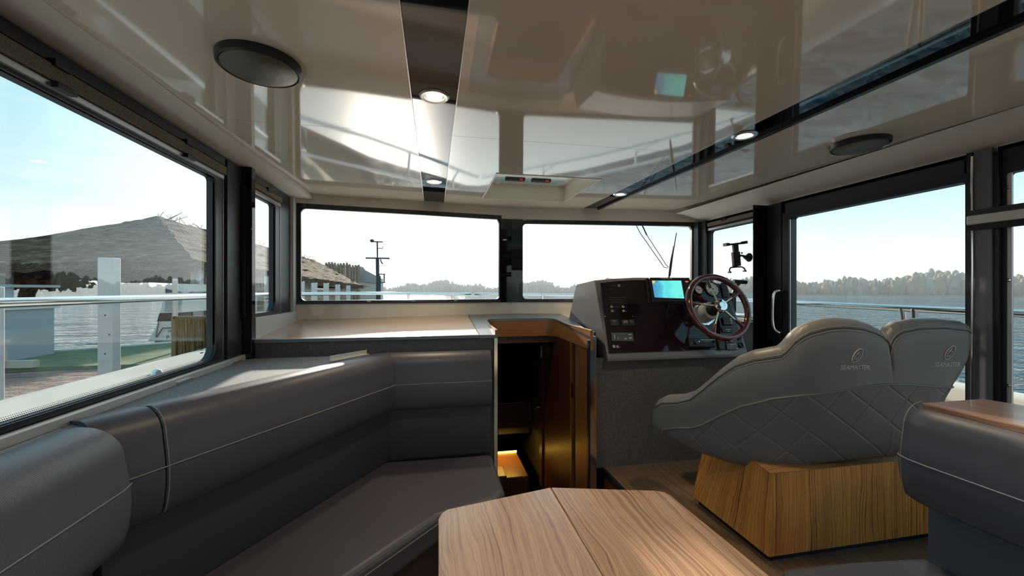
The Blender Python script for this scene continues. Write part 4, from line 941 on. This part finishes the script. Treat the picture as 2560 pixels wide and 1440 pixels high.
# ------------------------------------------------------------------ outside: the boat's own deck and rails
hull = thing('boat_deck', (.65, 3.0, -1.6), 'cream gelcoat side decks and bulwarks of the boat outside the windows', 'boat deck')
rows = []
for y in [-2.5+i*.5 for i in range(13)]:
    xo = -1.50
    rows.append([(-1.062, y, -.345), (-1.10, y, -.350), (-1.38, y, -.368), (xo+.05, y, -.376), (xo, y, -.40), (xo-.03, y, -.46), (xo-.03, y, -1.6)])
MB().grid(rows).build('port_coaming', M['gel'], hull, smooth=50)
kn = atX(392, 930, -1.20); kn = atZ(392, 934, -.355)
MB().lathe((kn.x, kn.y, -.36), (0, 0, 1), [(.022, 0), (.022, .006), (.016, .018), (.006, .024), (0, .025)], 18).build('vent_knob', M['chrome'], hull, smooth=True)
MB().box((2.44, -2.5, -1.10), (3.0, 3.6, -1.05)).build('side_deck', M['gel'], hull)
rows = []
for y in [-2.5+i*.5 for i in range(14)]:
    xo = 2.93 if y < 2.5 else 2.93-.10*(y-2.5)
    rows.append([(xo-.06, y, -1.06), (xo-.05, y, -.56), (xo-.02, y, -.53), (xo+.04, y, -.53), (xo+.07, y, -.57), (xo+.08, y, -1.6)])
MB().grid(rows).build('starboard_bulwark', M['gel'], hull, smooth=50)
MB().prism([(-1.5, 3.25, -.26), (2.95, 3.25, -.26), (2.85, 4.2, -.26), (2.1, 5.5, -.26), (.75, 6.9, -.26), (.55, 6.9, -.26), (-.8, 5.5, -.26), (-1.5, 4.2, -.26)], (0, 0, .03)).build('foredeck', M['white'], hull)
def rail(name, pts, posts, r, label):
    t = thing(name, pts[0], label, 'railing')
    MB().tube(smoothpts(pts, 8), r, 12).build('top_rail', M['steel'], t, smooth=True)
    for a, b in posts: MB().tube([a, b], r*.85, 10).build('stanchion', M['steel'], t, smooth=True)
    return t
rail('deck_railing', [(-1.60, -2.5, -.055), (-1.60, 1.5, -.050), (-1.60, 3.6, -.045), (-1.50, 4.7, -.045), (-.75, 5.45, -.045), (.0, 6.2, -.06), (.62, 6.9, -.065)],
     [((-1.6, -1.0, -.05), (-1.56, -1.0, -.45)), ((-.35, 5.82, -.05), (-.35, 5.82, -.6)), ((.3, 6.55, -.06), (.3, 6.55, -.6))], .020, 'polished steel railing along the port side deck, curving to the bow')
rail('deck_railing', [(2.92, -2.5, -.125), (2.92, 1.2, -.120), (2.92, 2.4, -.112), (2.84, 3.8, -.09), (2.1, 5.2, -.075), (1.3, 6.2, -.07), (.70, 6.9, -.068)],
     [((2.92, 2.02, -.115), (2.95, 2.0, -.55)), ((2.92, 1.955, -.115), (2.95, 1.975, -.55)), ((2.45, 4.6, -.08), (2.45, 4.6, -.6)), ((1.6, 5.8, -.07), (1.6, 5.8, -.6)), ((1.25, 6.22, -.07), (1.25, 6.22, -.6))], .020, 'polished steel railing along the starboard side deck')
#hl = MB().tube(smoothpts([atY(2545, 1003, 1.6)*1.3, atY(2600, 998, 1.6)*1.3, atY(2680, 1004, 1.6)*1.3], 4), .012, 8)
# wipers on the starboard windscreen (outside the glass)
def fw(x, y, d):    # pixel onto the starboard windscreen plane pushed out by d
    n = Vector((-(FB-FM).normalized().y, (FB-FM).normalized().x, 0)); r = ray(x, y); P = FM+n*d; return r*(P.dot(n)/r.dot(n))
wp = thing('windscreen_wiper', fw(1672, 700, .06), 'black windscreen wiper with twin thin arms outside the starboard windscreen', 'wiper')
MB().tube([fw(1671, 706, .05), fw(1676, 660, .055), fw(1684, 615, .055)], [.008, .008, .006], 8).build('blade_carrier', M['black'], wp, smooth=True)
MB().tube([fw(1675, 690, .045), fw(1682, 635, .045), fw(1691, 582, .045)], [.006, .006, .004], 8).build('blade', M['black'], wp, smooth=True)
MB().tube([fw(1590, 562, .06), fw(1600, 582, .06), fw(1660, 668, .06), fw(1670, 670, .055)], .0035, 6).build('arm', M['charcoal'], wp)
MB().tube([fw(1604, 560, .06), fw(1616, 586, .06), fw(1666, 663, .06), fw(1672, 668, .055)], .0035, 6).build('arm', M['charcoal'], wp)
MB().tube([fw(1604, 560, .06), fw(1617, 588, .06)], .0065, 6).build('arm_knuckle', M['black'], wp)

# ------------------------------------------------------------------ water, shores, quay
WZ = -1.75
mw = pm('lake_water', (.012, .058, .085), .07, spec=.5, ior=1.33)
N, L, b = nodes(mw); v1 = noise(mw, coords(mw, (1.0, 1.7, 1)), .95, 3, .55, .6); v2 = noise(mw, coords(mw, (1.0, 1.5, 1)), .22, 2, .5)
a_ = N.new('ShaderNodeMath'); a_.operation = 'MULTIPLY_ADD'; L.new(v2, a_.inputs[0]); a_.inputs[1].default_value = 1.5; L.new(v1, a_.inputs[2]); bump(mw, a_.outputs[0], 1.0, .55)
m = MB(); R0 = [0]+[3*1.35**i for i in range(17)]
m.grid([[(r*math.cos(2*math.pi*k/72), r*math.sin(2*math.pi*k/72), WZ) for k in range(73)] for r in R0[1:]]); m.grid([[(0, 0, WZ)]*73, [(3*math.cos(2*math.pi*k/72), 3*math.sin(2*math.pi*k/72), WZ) for k in range(73)]])
tag(m.build('lake_water', mw), 'rippled blue lake water all around the boat', 'water', kind='stuff')
# far wooded shore
rg = random.Random(3)
mats_f = [pm('far_trees_%d' % i, c, .9, spec=.1) for i, c in enumerate(((.15, .17, .12), (.20, .19, .11), (.24, .19, .11), (.12, .15, .13), (.18, .20, .17)))]
def forest(name, label, az0, az1, R, h, n, pal, zbase=WZ):
    m = MB()
    for i in range(n):
        q = math.radians(az0+(az1-az0)*rg.random()); rr_ = R*(1+.16*rg.random()); hh = h(math.degrees(q))*(.55+.65*rg.random())*rr_/R; wd = hh*(.11+.10*rg.random())
        x, y = rr_*math.sin(q), rr_*math.cos(q); pi_ = pal[rg.randrange(len(pal))]
        m.ball((x, y, zbase+hh*.4), (wd*1.2, wd*1.2, hh*.42), 6, pi_)
        for k in range(4): m.ball((x+rg.uniform(-wd, wd), y+rg.uniform(-wd, wd), zbase+hh*(.35+.5*rg.random())), (wd*.65, wd*.65, hh*.2), 6, pi_)
    for k in range(40):
        q0 = math.radians(az0+(az1-az0)*k/40); q1 = math.radians(az0+(az1-az0)*(k+1)/40)
        m.prism([(R*.995*math.sin(q0), R*.995*math.cos(q0), zbase-.3), (R*.995*math.sin(q1), R*.995*math.cos(q1), zbase-.3), (R*1.3*math.sin(q1), R*1.3*math.cos(q1), zbase-.3), (R*1.3*math.sin(q0), R*1.3*math.cos(q0), zbase-.3)], (0, 0, .55), 0)
    return tag(m.build(name, mats_f, smooth=True), label, 'trees', kind='stuff')
forest('far_forest', 'autumn wooded shore across the lake to starboard', 24, 110, 170, lambda a: 5.2+.8*math.sin(a*.35)+.8*math.sin(a*.9), 2000, [0, 1, 2, 4])
forest('hazy_forest', 'pale wooded shore far ahead beyond the bow', -16, 24, 200, lambda a: 4.4+1.2*math.sin(a*.5+1)+.8*math.sin(a*1.3), 1300, [3, 4, 0])
forest('distant_forest', 'thin line of trees across the water to port', -100, -16, 230, lambda a: 4.6+1.1*math.sin(a*1.7), 1100, [3, 4, 0])
forest('aft_forest', 'wooded shore behind the boat', 110, 260, 230, lambda a: 6.0, 500, [0, 1, 3])

GZ = -.78                                          # quay level to port
sand = pm('beach_sand', (.27, .19, .15), .95, spec=.1); setc(sand, cramp(sand, noise(sand, coords(sand), 7, 5), [(.3, (.16, .105, .085)), (.55, (.28, .20, .165)), (.75, (.40, .30, .24))])); bump(sand, noise(sand, coords(sand), 14, 4), .7, .05)
rows = []
for i in range(60):
    y = -6+i*.19; rows.append([(-2.05-k*.35, y, GZ-.03+.02*math.sin(3*y+k)*math.cos(1.7*k)-(.5 if k == 0 else 0)) for k in range(46)])
tag(MB().grid(rows).build('ground_beach', sand, smooth=True), 'brown trodden sand beach beside the boat', 'sand', kind='structure')
lawn = pm('green_carpet', (.10, .17, .09), .9, spec=.1); setc(lawn, cramp(lawn, noise(lawn, coords(lawn), 5, 4), [(.35, (.16, .195, .145)), (.7, (.26, .28, .14))])); bump(lawn, noise(lawn, coords(lawn), 220, 2), .5, .01)
gp = thing('green_pontoon', (-4, 5.7, GZ), 'green carpeted landing stage at the edge of the water', 'landing stage')
MB().prism([(-9, 5.0, GZ-.2), (-2.1, 4.85, GZ-.2), (-2.1, 7.3, GZ-.2), (-3.6, 6.9, GZ-.2), (-4.7, 6.1, GZ-.2), (-9, 6.1, GZ-.2)], (0, 0, .2)).build('carpet', lawn, gp)
MB().prism([(-7, 4.96, GZ), (-3.95, 4.86, GZ), (-3.95, 4.93, GZ), (-7, 5.03, GZ)], (0, 0, .07)).build('edge_board', pm('pale_board', (.52, .46, .38), .7), gp)
MB().prism([(-4.75, 6.05, GZ-.9), (-3.62, 6.85, GZ-.9), (-2.1, 7.25, GZ-.9), (-2.1, 7.35, GZ-.9), (-3.62, 6.95, GZ-.9), (-4.75, 6.15, GZ-.9)], (0, 0, .92)).build('edge_kerb', M['white'], gp)
tag(MB().prism([(-4.4, 7.4, WZ-.6), (-2.2, 7.4, WZ-.6), (-2.2, 29, WZ-.6), (-8, 29, WZ-.6), (-8, 19, WZ-.6), (-4.4, 17, WZ-.6)], (0, 0, GZ-WZ+.6)).build('timber_quay', pm('quay_timber', (.25, .20, .15), .85)), 'timber quay running ahead along the port side', 'quay')
# white posts along the quay
wpm = pm('white_post', (.66, .63, .62), .6); setc(wpm, cramp(wpm, noise(wpm, coords(wpm), 4, 4), [(.3, (.55, .52, .53)), (.7, (.72, .70, .68))]))
names = {0: 'white wooden quay post at the far left edge of the port window', 1: 'tall white wooden quay post in the middle of the port window'}
for i, (x, y, h) in enumerate(((-2.50, 2.80, .02), (-2.68, 3.95, .27), (-2.62, 7.1, .22), (-2.62, 8.7, .17), (-2.62, 9.6, .16), (-2.62, 10.6, .17), (-2.62, 11.8, .15), (-2.62, 13.2, .14))):
    lab = names.get(i) or 'white quay post seen through the %s' % ('port quarter window' if i == 2 else 'port windscreen, number %s from the left' % ('', '', '', 'one', 'two', 'three', 'four', 'five')[i])
    t = thing('quay_post', (x, y, GZ), lab, 'post', 'white posts along the quay')
    MB().box((x-.055, y-.045, GZ-.03), (x+.055, y+.045, h)).build('shaft', wpm, t, bevel=.006)
    for k in range(3):
        MB().lathe((x+.03*(k % 2), y-.045, GZ+.25+.16*k), (0, -1, 0), [(.007, 0), (.005, .003), (0, .003)], 8).build('bolt', M['plastic2'], t)
# kiosk and little stand at the far left
ks = thing('grey_kiosk', (-4.85, 5.5, GZ), 'plain grey kiosk with a window by the water at the far left', 'kiosk')
kg = pm('kiosk_grey', (.36, .40, .44), .6)
MB().box((-5.9, 5.35, GZ), (-4.58, 5.9, -.22)).build('body', kg, ks)
MB().box((-5.95, 5.3, -.22), (-4.55, 5.95, -.19)).build('counter_board', pm('kiosk_white', (.6, .62, .64), .5), ks)
for x in (-5.9, -5.35, -4.64): MB().box((x, 5.36, -.19), (x+.06, 5.42, .03)).build('window_post', kg, ks)
MB().box((-5.0, 5.40, -.18), (-4.66, 5.41, .03)).build('pane', M['glass'], ks); MB().box((-5.93, 5.32, .03), (-4.54, 5.93, .06)).build('roof', kg, ks)
sd = thing('low_stand', (-4.3, 4.9, GZ), 'small pale wooden stand in front of the grey kiosk', 'stand')
wd_ = pm('stand_wood', (.50, .45, .38), .7)
for x in (-4.36, -4.22): MB().box((x, 4.85, GZ), (x+.035, 4.89, GZ+.25)).build('leg', wd_, sd)
MB().box((-4.37, 4.84, GZ+.25), (-4.17, 4.90, GZ+.28)).build('top_bar', wd_, sd)
# grey pole
po = tag(MB().tube([(-3.17, 5.7, GZ), (-3.17, 5.7, .14)], .028, 12).build('steel_pole', M['alu'], smooth=True), 'thin grey pole beside the straw fence', 'pole')
# straw fence
strawm = pm('straw', (.30, .19, .08), .9, spec=.1); setc(strawm, cramp(strawm, noise(strawm, coords(strawm, (60, 60, 2)), 1, 3), [(.3, (.10, .06, .025)), (.5, (.30, .19, .08)), (.72, (.52, .36, .18))]))
sf = thing('straw_fence', (-2.6, 5.4, GZ), 'low framed fence of upright brown straw beside the quay', 'fence')
fm = MB()
for k in range(420):
    x = -2.98+rg.random()*1.05; y = 5.35+rg.random()*.05; z0 = GZ+.02; hh = .40+.04*rg.random(); dx = (rg.random()-.5)*.05
    fm.tube([(x, y, z0), (x+dx, y-.01*rg.random(), z0+hh)], .0045+.003*rg.random(), 3)
tag(fm.build('straw', strawm, sf), kind='stuff')
for x in (-3.0, -1.9): MB().box((x-.02, 5.36, GZ), (x+.02, 5.42, GZ+.47)).build('frame_post', pm('fence_wood', (.28, .17, .09), .8), sf)
MB().box((-3.0, 5.36, GZ+.44), (-1.9, 5.42, GZ+.47)).build('frame_rail', M['wood_floor'], sf)
MB().box((-3.0, 5.40, GZ), (-1.9, 5.41, GZ+.45)).build('backing', strawm, sf)
# moored boat
mb_ = thing('moored_cruiser', (-3.9, 7.6, WZ), 'white motor cruiser with black canvas stern moored behind the pontoon', 'boat')
by = 7.25
def q3(x, y, Y=by): return atY(340+x*.1806, 680+y*.1806, Y)
MB().prism([q3(150, 955), q3(300, 700), q3(360, 680), q3(800, 670), q3(900, 955)], (0, 3.2, 0)).build('hull', M['white'], mb_, bevel=.02)
MB().prism([q3(295, 690)-Vector((0, .01, 0)), q3(330, 570)-Vector((0, .01, 0)), q3(620, 560)-Vector((0, .01, 0)), q3(605, 668)-Vector((0, .01, 0)), q3(330, 672)-Vector((0, .01, 0))], (0, .3, 0)).build('stern_canvas', M['charcoal'], mb_)
MB().prism([q3(330, 570), q3(400, 300), q3(660, 290), q3(640, 560)], (0, 1.6, 0)).build('cabin', M['white'], mb_)
MB().prism([q3(400, 545)-Vector((0, .012, 0)), q3(425, 330)-Vector((0, .012, 0)), q3(650, 320)-Vector((0, .012, 0)), q3(600, 520)-Vector((0, .012, 0)), q3(560, 545)-Vector((0, .012, 0))], (0, .01, 0)).build('cabin_window', pm('canvas_window', (.45, .45, .46), .3), mb_)
MB().prism([q3(405, 285), q3(410, 180), q3(660, 165), q3(660, 275)], (0, 1.5, 0)).build('roof', M['white'], mb_)
MB().prism([q3(410, 292)-Vector((0, .01, 0)), q3(412, 230)-Vector((0, .01, 0)), q3(660, 285)-Vector((0, .01, 0))], (0, .02, 0)).build('roof_canvas', M['charcoal'], mb_)
MB().tube([q3(300, 900)-Vector((0, .02, 0)), q3(380, 775)-Vector((0, .02, 0)), q3(800, 760)-Vector((0, .02, 0))], .008, 6).build('stripe', M['charcoal'], mb_)
vs, fs = text_geo('P 000', .085); c0 = q3(520, 905)-Vector((0, .01, 0))
MB().add([c0+Vector((v.x, 0, v.y)) for v in vs], fs).build('registration', M['charcoal'], mb_)
vs, fs = text_geo('Pla', .055); c0 = q3(480, 822)-Vector((0, .01, 0))
MB().add([c0+Vector((v.x, 0, v.y)) for v in vs], fs).build('boat_name', M['plastic2'], mb_)
MB().tube(smoothpts([q3(330, 690)-Vector((0, .03, 0)), q3(310, 800)-Vector((0, .03, 0)), q3(295, 905)-Vector((0, .03, 0))], 4), .008, 6).build('mooring_line', M['plastic2'], mb_)

# thatched hut
thm = pm('thatch', (.17, .12, .08), .95, spec=.05); setc(thm, cramp(thm, noise(thm, coords(thm, (3, 9, 14)), 1.2, 5, .65), [(.3, (.075, .05, .035)), (.5, (.17, .115, .075)), (.72, (.33, .24, .16))])); bump(thm, noise(thm, coords(thm, (6, 20, 30)), 1.2, 4), .8, .06)
ht = thing('thatched_hut', (-5.8, 13, GZ), 'long thatched hut with pale beams on the quay to port', 'hut')
RA, RB = Vector((-6.0, 10.2, 1.62)), Vector((-5.4, 20, 1.35))
EC, ED, EE, EF = Vector((-4.05, 7.8, .50)), Vector((-3.55, 21.5, .22)), Vector((-9.8, 9.0, .42)), Vector((-8.5, 21.5, .3))
def sheet(name, quadp, n, mth, jit=.03, th=.14):
    a, b_, c, d = quadp; rows = []
    for i in range(n+1):
        r_ = []
        for j in range(n+1):
            p = a.lerp(b_, j/n).lerp(d.lerp(c, j/n), i/n); r_.append(p+Vector((rg.uniform(-jit, jit), rg.uniform(-jit, jit), rg.uniform(-jit, jit))))
        rows.append(r_)
    g = MB().grid(rows); g.grid([[p-Vector((0, 0, th)) for p in r_] for r_ in rows], flip=True)
    g.grid([rows[0], [p-Vector((0, 0, th)) for p in rows[0]]]); g.grid([[r_[0] for r_ in rows], [r_[0]-Vector((0, 0, th)) for r_ in rows]]); g.grid([[r_[-1] for r_ in rows], [r_[-1]-Vector((0, 0, th)) for r_ in rows]])
    return g.build(name, mth, ht)
sheet('thatch_slope', (EC, ED, RB, RA), 26, thm); sheet('thatch_slope', (EE, EC, RA, RA+Vector((-.05, .05, 0))), 20, thm); sheet('thatch_slope', (EF, EE, RA, RB), 12, thm); sheet('thatch_slope', (ED, EF, RB+Vector((-.05, 0, 0)), RB), 10, thm)
stk = MB()
for k in range(380):
    e = rg.random()
    if k % 3 == 0: p = EC.lerp(ED, e); dn = Vector((.25, 0, -.12))
    elif k % 3 == 1: p = RA.lerp(RB, e); dn = Vector((rg.uniform(-.2, .2), rg.uniform(-.2, .2), .12))
    else: p = EE.lerp(EC, e); dn = Vector((0, -.25, -.12))
    stk.tube([p, p+dn*rg.uniform(.4, 1.2)+Vector((rg.uniform(-.08, .08),)*3)], .008, 3)
tag(stk.build('loose_straw', thm, ht), kind='stuff')
beam = pm('weathered_beam', (.42, .36, .30), .8); plank = pm('plank_wall', (.33, .25, .18), .85); setc(plank, cramp(plank, noise(plank, coords(plank, (2, 2, 30)), 1, 3), [(.3, (.22, .16, .11)), (.7, (.42, .33, .24))]))
MB().hexa([(-4.25, 8.2, .30), (-3.75, 21, .05), (-3.85, 21, .05), (-4.35, 8.2, .30), (-4.25, 8.2, .42), (-3.75, 21, .15), (-3.85, 21, .15), (-4.35, 8.2, .42)]).build('eave_beam', beam, ht)
for k in range(34):
    y = 8.2+k*.19; x = -4.30+.5*(y-8.2)/12.8; z = .30-.018*(y-8.2)
    MB().box((x-.02, y, z-.22), (x+.02, y+.09, z)).build('slat', beam, ht)
MB().hexa([(-4.27, 8.2, .0), (-3.77, 21, -.12), (-3.85, 21, -.12), (-4.35, 8.2, .0), (-4.27, 8.2, .08), (-3.77, 21, -.04), (-3.85, 21, -.04), (-4.35, 8.2, .08)]).build('eave_beam', beam, ht)
for k in range(6):
    z0 = GZ+k*.13; MB().hexa([(-4.33, 8.3, z0), (-3.86, 20.5, z0), (-3.92, 20.5, z0), (-4.39, 8.3, z0), (-4.33, 8.3, z0+.12), (-3.86, 20.5, z0+.12), (-3.92, 20.5, z0+.12), (-4.39, 8.3, z0+.12)]).build('plank', plank, ht)
for x, y in ((-9.2, 9.3), (-7.4, 8.6), (-8.3, 20.5)): MB().box((x-.07, y-.07, WZ-.2), (x+.07, y+.07, .5)).build('support_post', beam, ht)
for y in (8.3, 10.6, 13.0): MB().box((-4.35, y, GZ), (-4.22, y+.13, .40)).build('corner_post', wpm, ht)
# second thatched parasol-like roof further left
h2 = thing('thatched_parasol', (-10.5, 8.6, GZ), 'smaller thatched parasol roof at the left edge behind the kiosk', 'parasol')
MB().lathe((-10.6, 8.8, .35), (0, 0, 1), [(2.0, -.12), (2.05, 0), (1.2, .30), (.5, .62), (.12, .80), (0, .82)], 24).build('thatch_cap', thm, h2, smooth=30)
MB().tube([(-10.6, 8.8, GZ), (-10.6, 8.8, .9)], .09, 10).build('post', beam, h2)
# palisade, shed and mast ahead
pf = thing('log_palisade', (-4.2, 23, GZ), 'wooden palisade wall rising behind the thatched roof', 'palisade')
for k in range(12):
    p0 = atY(815+k*7.4, 740, 24); h_ = (725-(659+rg.random()*6+max(0, k-8)*2.0))/F*24
    MB().lathe((p0.x, 24+rg.random()*.1, GZ-.5), (0, 0, 1), [(.085, .5), (.085, h_-GZ+.35), (.05, h_-GZ+.5), (0, h_-GZ+.5)], 7).build('log', plank, pf)
sh2 = thing('white_shed', (-3.4, 25, GZ), 'pale shed with sheet metal gable beyond the palisade', 'shed')
MB().prism([atY(872, 760, 25), atY(872, 668, 25), atY(905, 672, 25), atY(912, 680, 25), atY(945, 694, 25), atY(945, 760, 25)], (0, 2.5, 0)).build('wall', pm('shed_white', (.60, .58, .54), .7), sh2)
MB().prism([atY(886, 702, 24.9), atY(886, 662, 24.9), atY(908, 668, 24.9), atY(912, 674, 24.9), atY(942, 690, 24.9), atY(942, 708, 24.9)], (0, .08, 0)).build('metal_cladding', pm('zinc', (.34, .36, .40), .4, .5), sh2)
ms_ = thing('signal_mast', (atY(943, 760, 20).x, 20, GZ), 'dark signal mast with crossbar and antenna ahead of the bow', 'mast')
dk = pm('mast_dark', (.06, .06, .07), .7)
def mq3(x, y): return atY(x, y, 20)
MB().tube([mq3(946, 765), mq3(946, 690)], .11, 8).build('lower_pole', dk, ms_, smooth=True); MB().tube([mq3(944, 690), mq3(943.5, 645)], .08, 8).build('upper_pole', dk, ms_, smooth=True); MB().tube([mq3(943.5, 648), mq3(943, 603)], .035, 6).build('aerial', dk, ms_, smooth=True)
MB().tube([mq3(914, 645), mq3(974, 646)], .04, 6).build('crossbar', dk, ms_); MB().tube([mq3(930, 604), mq3(957, 605)], .03, 6).build('aerial_arm', dk, ms_); MB().ball(mq3(930, 602), (.10, .08, .08), 8).build('aerial_head', dk, ms_, smooth=True)
MB().tube([mq3(944, 621), mq3(957, 621), mq3(957, 616)], .02, 5).build('aerial_arm', dk, ms_); MB().tube([mq3(951, 648), mq3(953, 655), mq3(957, 660)], .03, 5).build('hanging_lamp', dk, ms_)
lt = MB(); c = mq3(954, 696)
for dx in (-.12, .12): lt.box((c.x+dx-.02, c.y-.1, c.z-.18), (c.x+dx+.02, c.y+.1, c.z+.18))
lt.box((c.x-.16, c.y-.12, c.z+.18), (c.x+.16, c.y+.12, c.z+.22)); lt.box((c.x-.16, c.y-.12, c.z-.22), (c.x+.16, c.y+.12, c.z-.18)); lt.build('lantern', dk, ms_)
# autumn tree over the kiosk
tr = thing('autumn_tree', (-9.5, 11.0, GZ), 'bare brown autumn tree standing above the grey kiosk', 'tree')
bark = pm('bark', (.20, .14, .09), .9)
P0 = atY(72, 800, 11.0); P1 = atY(66, 745, 11.0); P2 = atY(78, 715, 11.0)
MB().tube(smoothpts([P0, P1, P2, atY(95, 706, 11)], 4), [.16]*4+[.13]*4+[.09]*5, 8).build('trunk', bark, tr, smooth=True)
br = MB()
for k in range(16):
    tgt = atY(rg.uniform(0, 190), rg.uniform(700, 722), 11+rg.uniform(-1, 1)); br.tube(smoothpts([P1.lerp(P2, rg.random()), P2.lerp(tgt, .5)+Vector((0, 0, .1)), tgt], 4), .028, 5)
br.build('branches', bark, tr, smooth=True)
lf = MB()
for k in range(900):
    c = atY(rg.gauss(95, 55), rg.gauss(708, 6), 11+rg.uniform(-1.2, 1.2)); a1 = Vector((rg.uniform(-1, 1), rg.uniform(-1, 1), rg.uniform(-1, 1))).normalized()*.07; a2 = a1.orthogonal().normalized()*.05
    lf.add([c-a1, c+a2, c+a1, c-a2], [(0, 1, 2, 3)])
tag(lf.build('leaves', pm('brown_leaves', (.34, .20, .09), .8), tr), kind='stuff')

# hazy autumn air over the lake
hz = MB(); n = 64; r0_, r1_ = 90, 420
vs = []
for r_, z_ in ((r0_, WZ-2), (r1_, WZ-2), (r1_, 16), (r0_, 16)):
    vs += [(r_*math.cos(2*math.pi*k/n), r_*math.sin(2*math.pi*k/n), z_) for k in range(n)]
hz.add(vs, [(i*n+k, i*n+(k+1) % n, ((i+1) % 4)*n+(k+1) % n, ((i+1) % 4)*n+k) for i in range(4) for k in range(n)])
hm = bpy.data.materials.new('lake_haze'); hm.use_nodes = True; hm.node_tree.nodes.clear()
ho = hm.node_tree.nodes.new('ShaderNodeOutputMaterial'); hv = hm.node_tree.nodes.new('ShaderNodeVolumeScatter'); hv.inputs['Density'].default_value = .0028; hv.inputs['Anisotropy'].default_value = .2; hv.inputs['Color'].default_value = (.95, .97, 1, 1)
hm.node_tree.links.new(hv.outputs[0], ho.inputs['Volume'])
tag(hz.build('lake_haze', hm), 'thin bright haze over the distant lake', 'haze', kind='stuff')
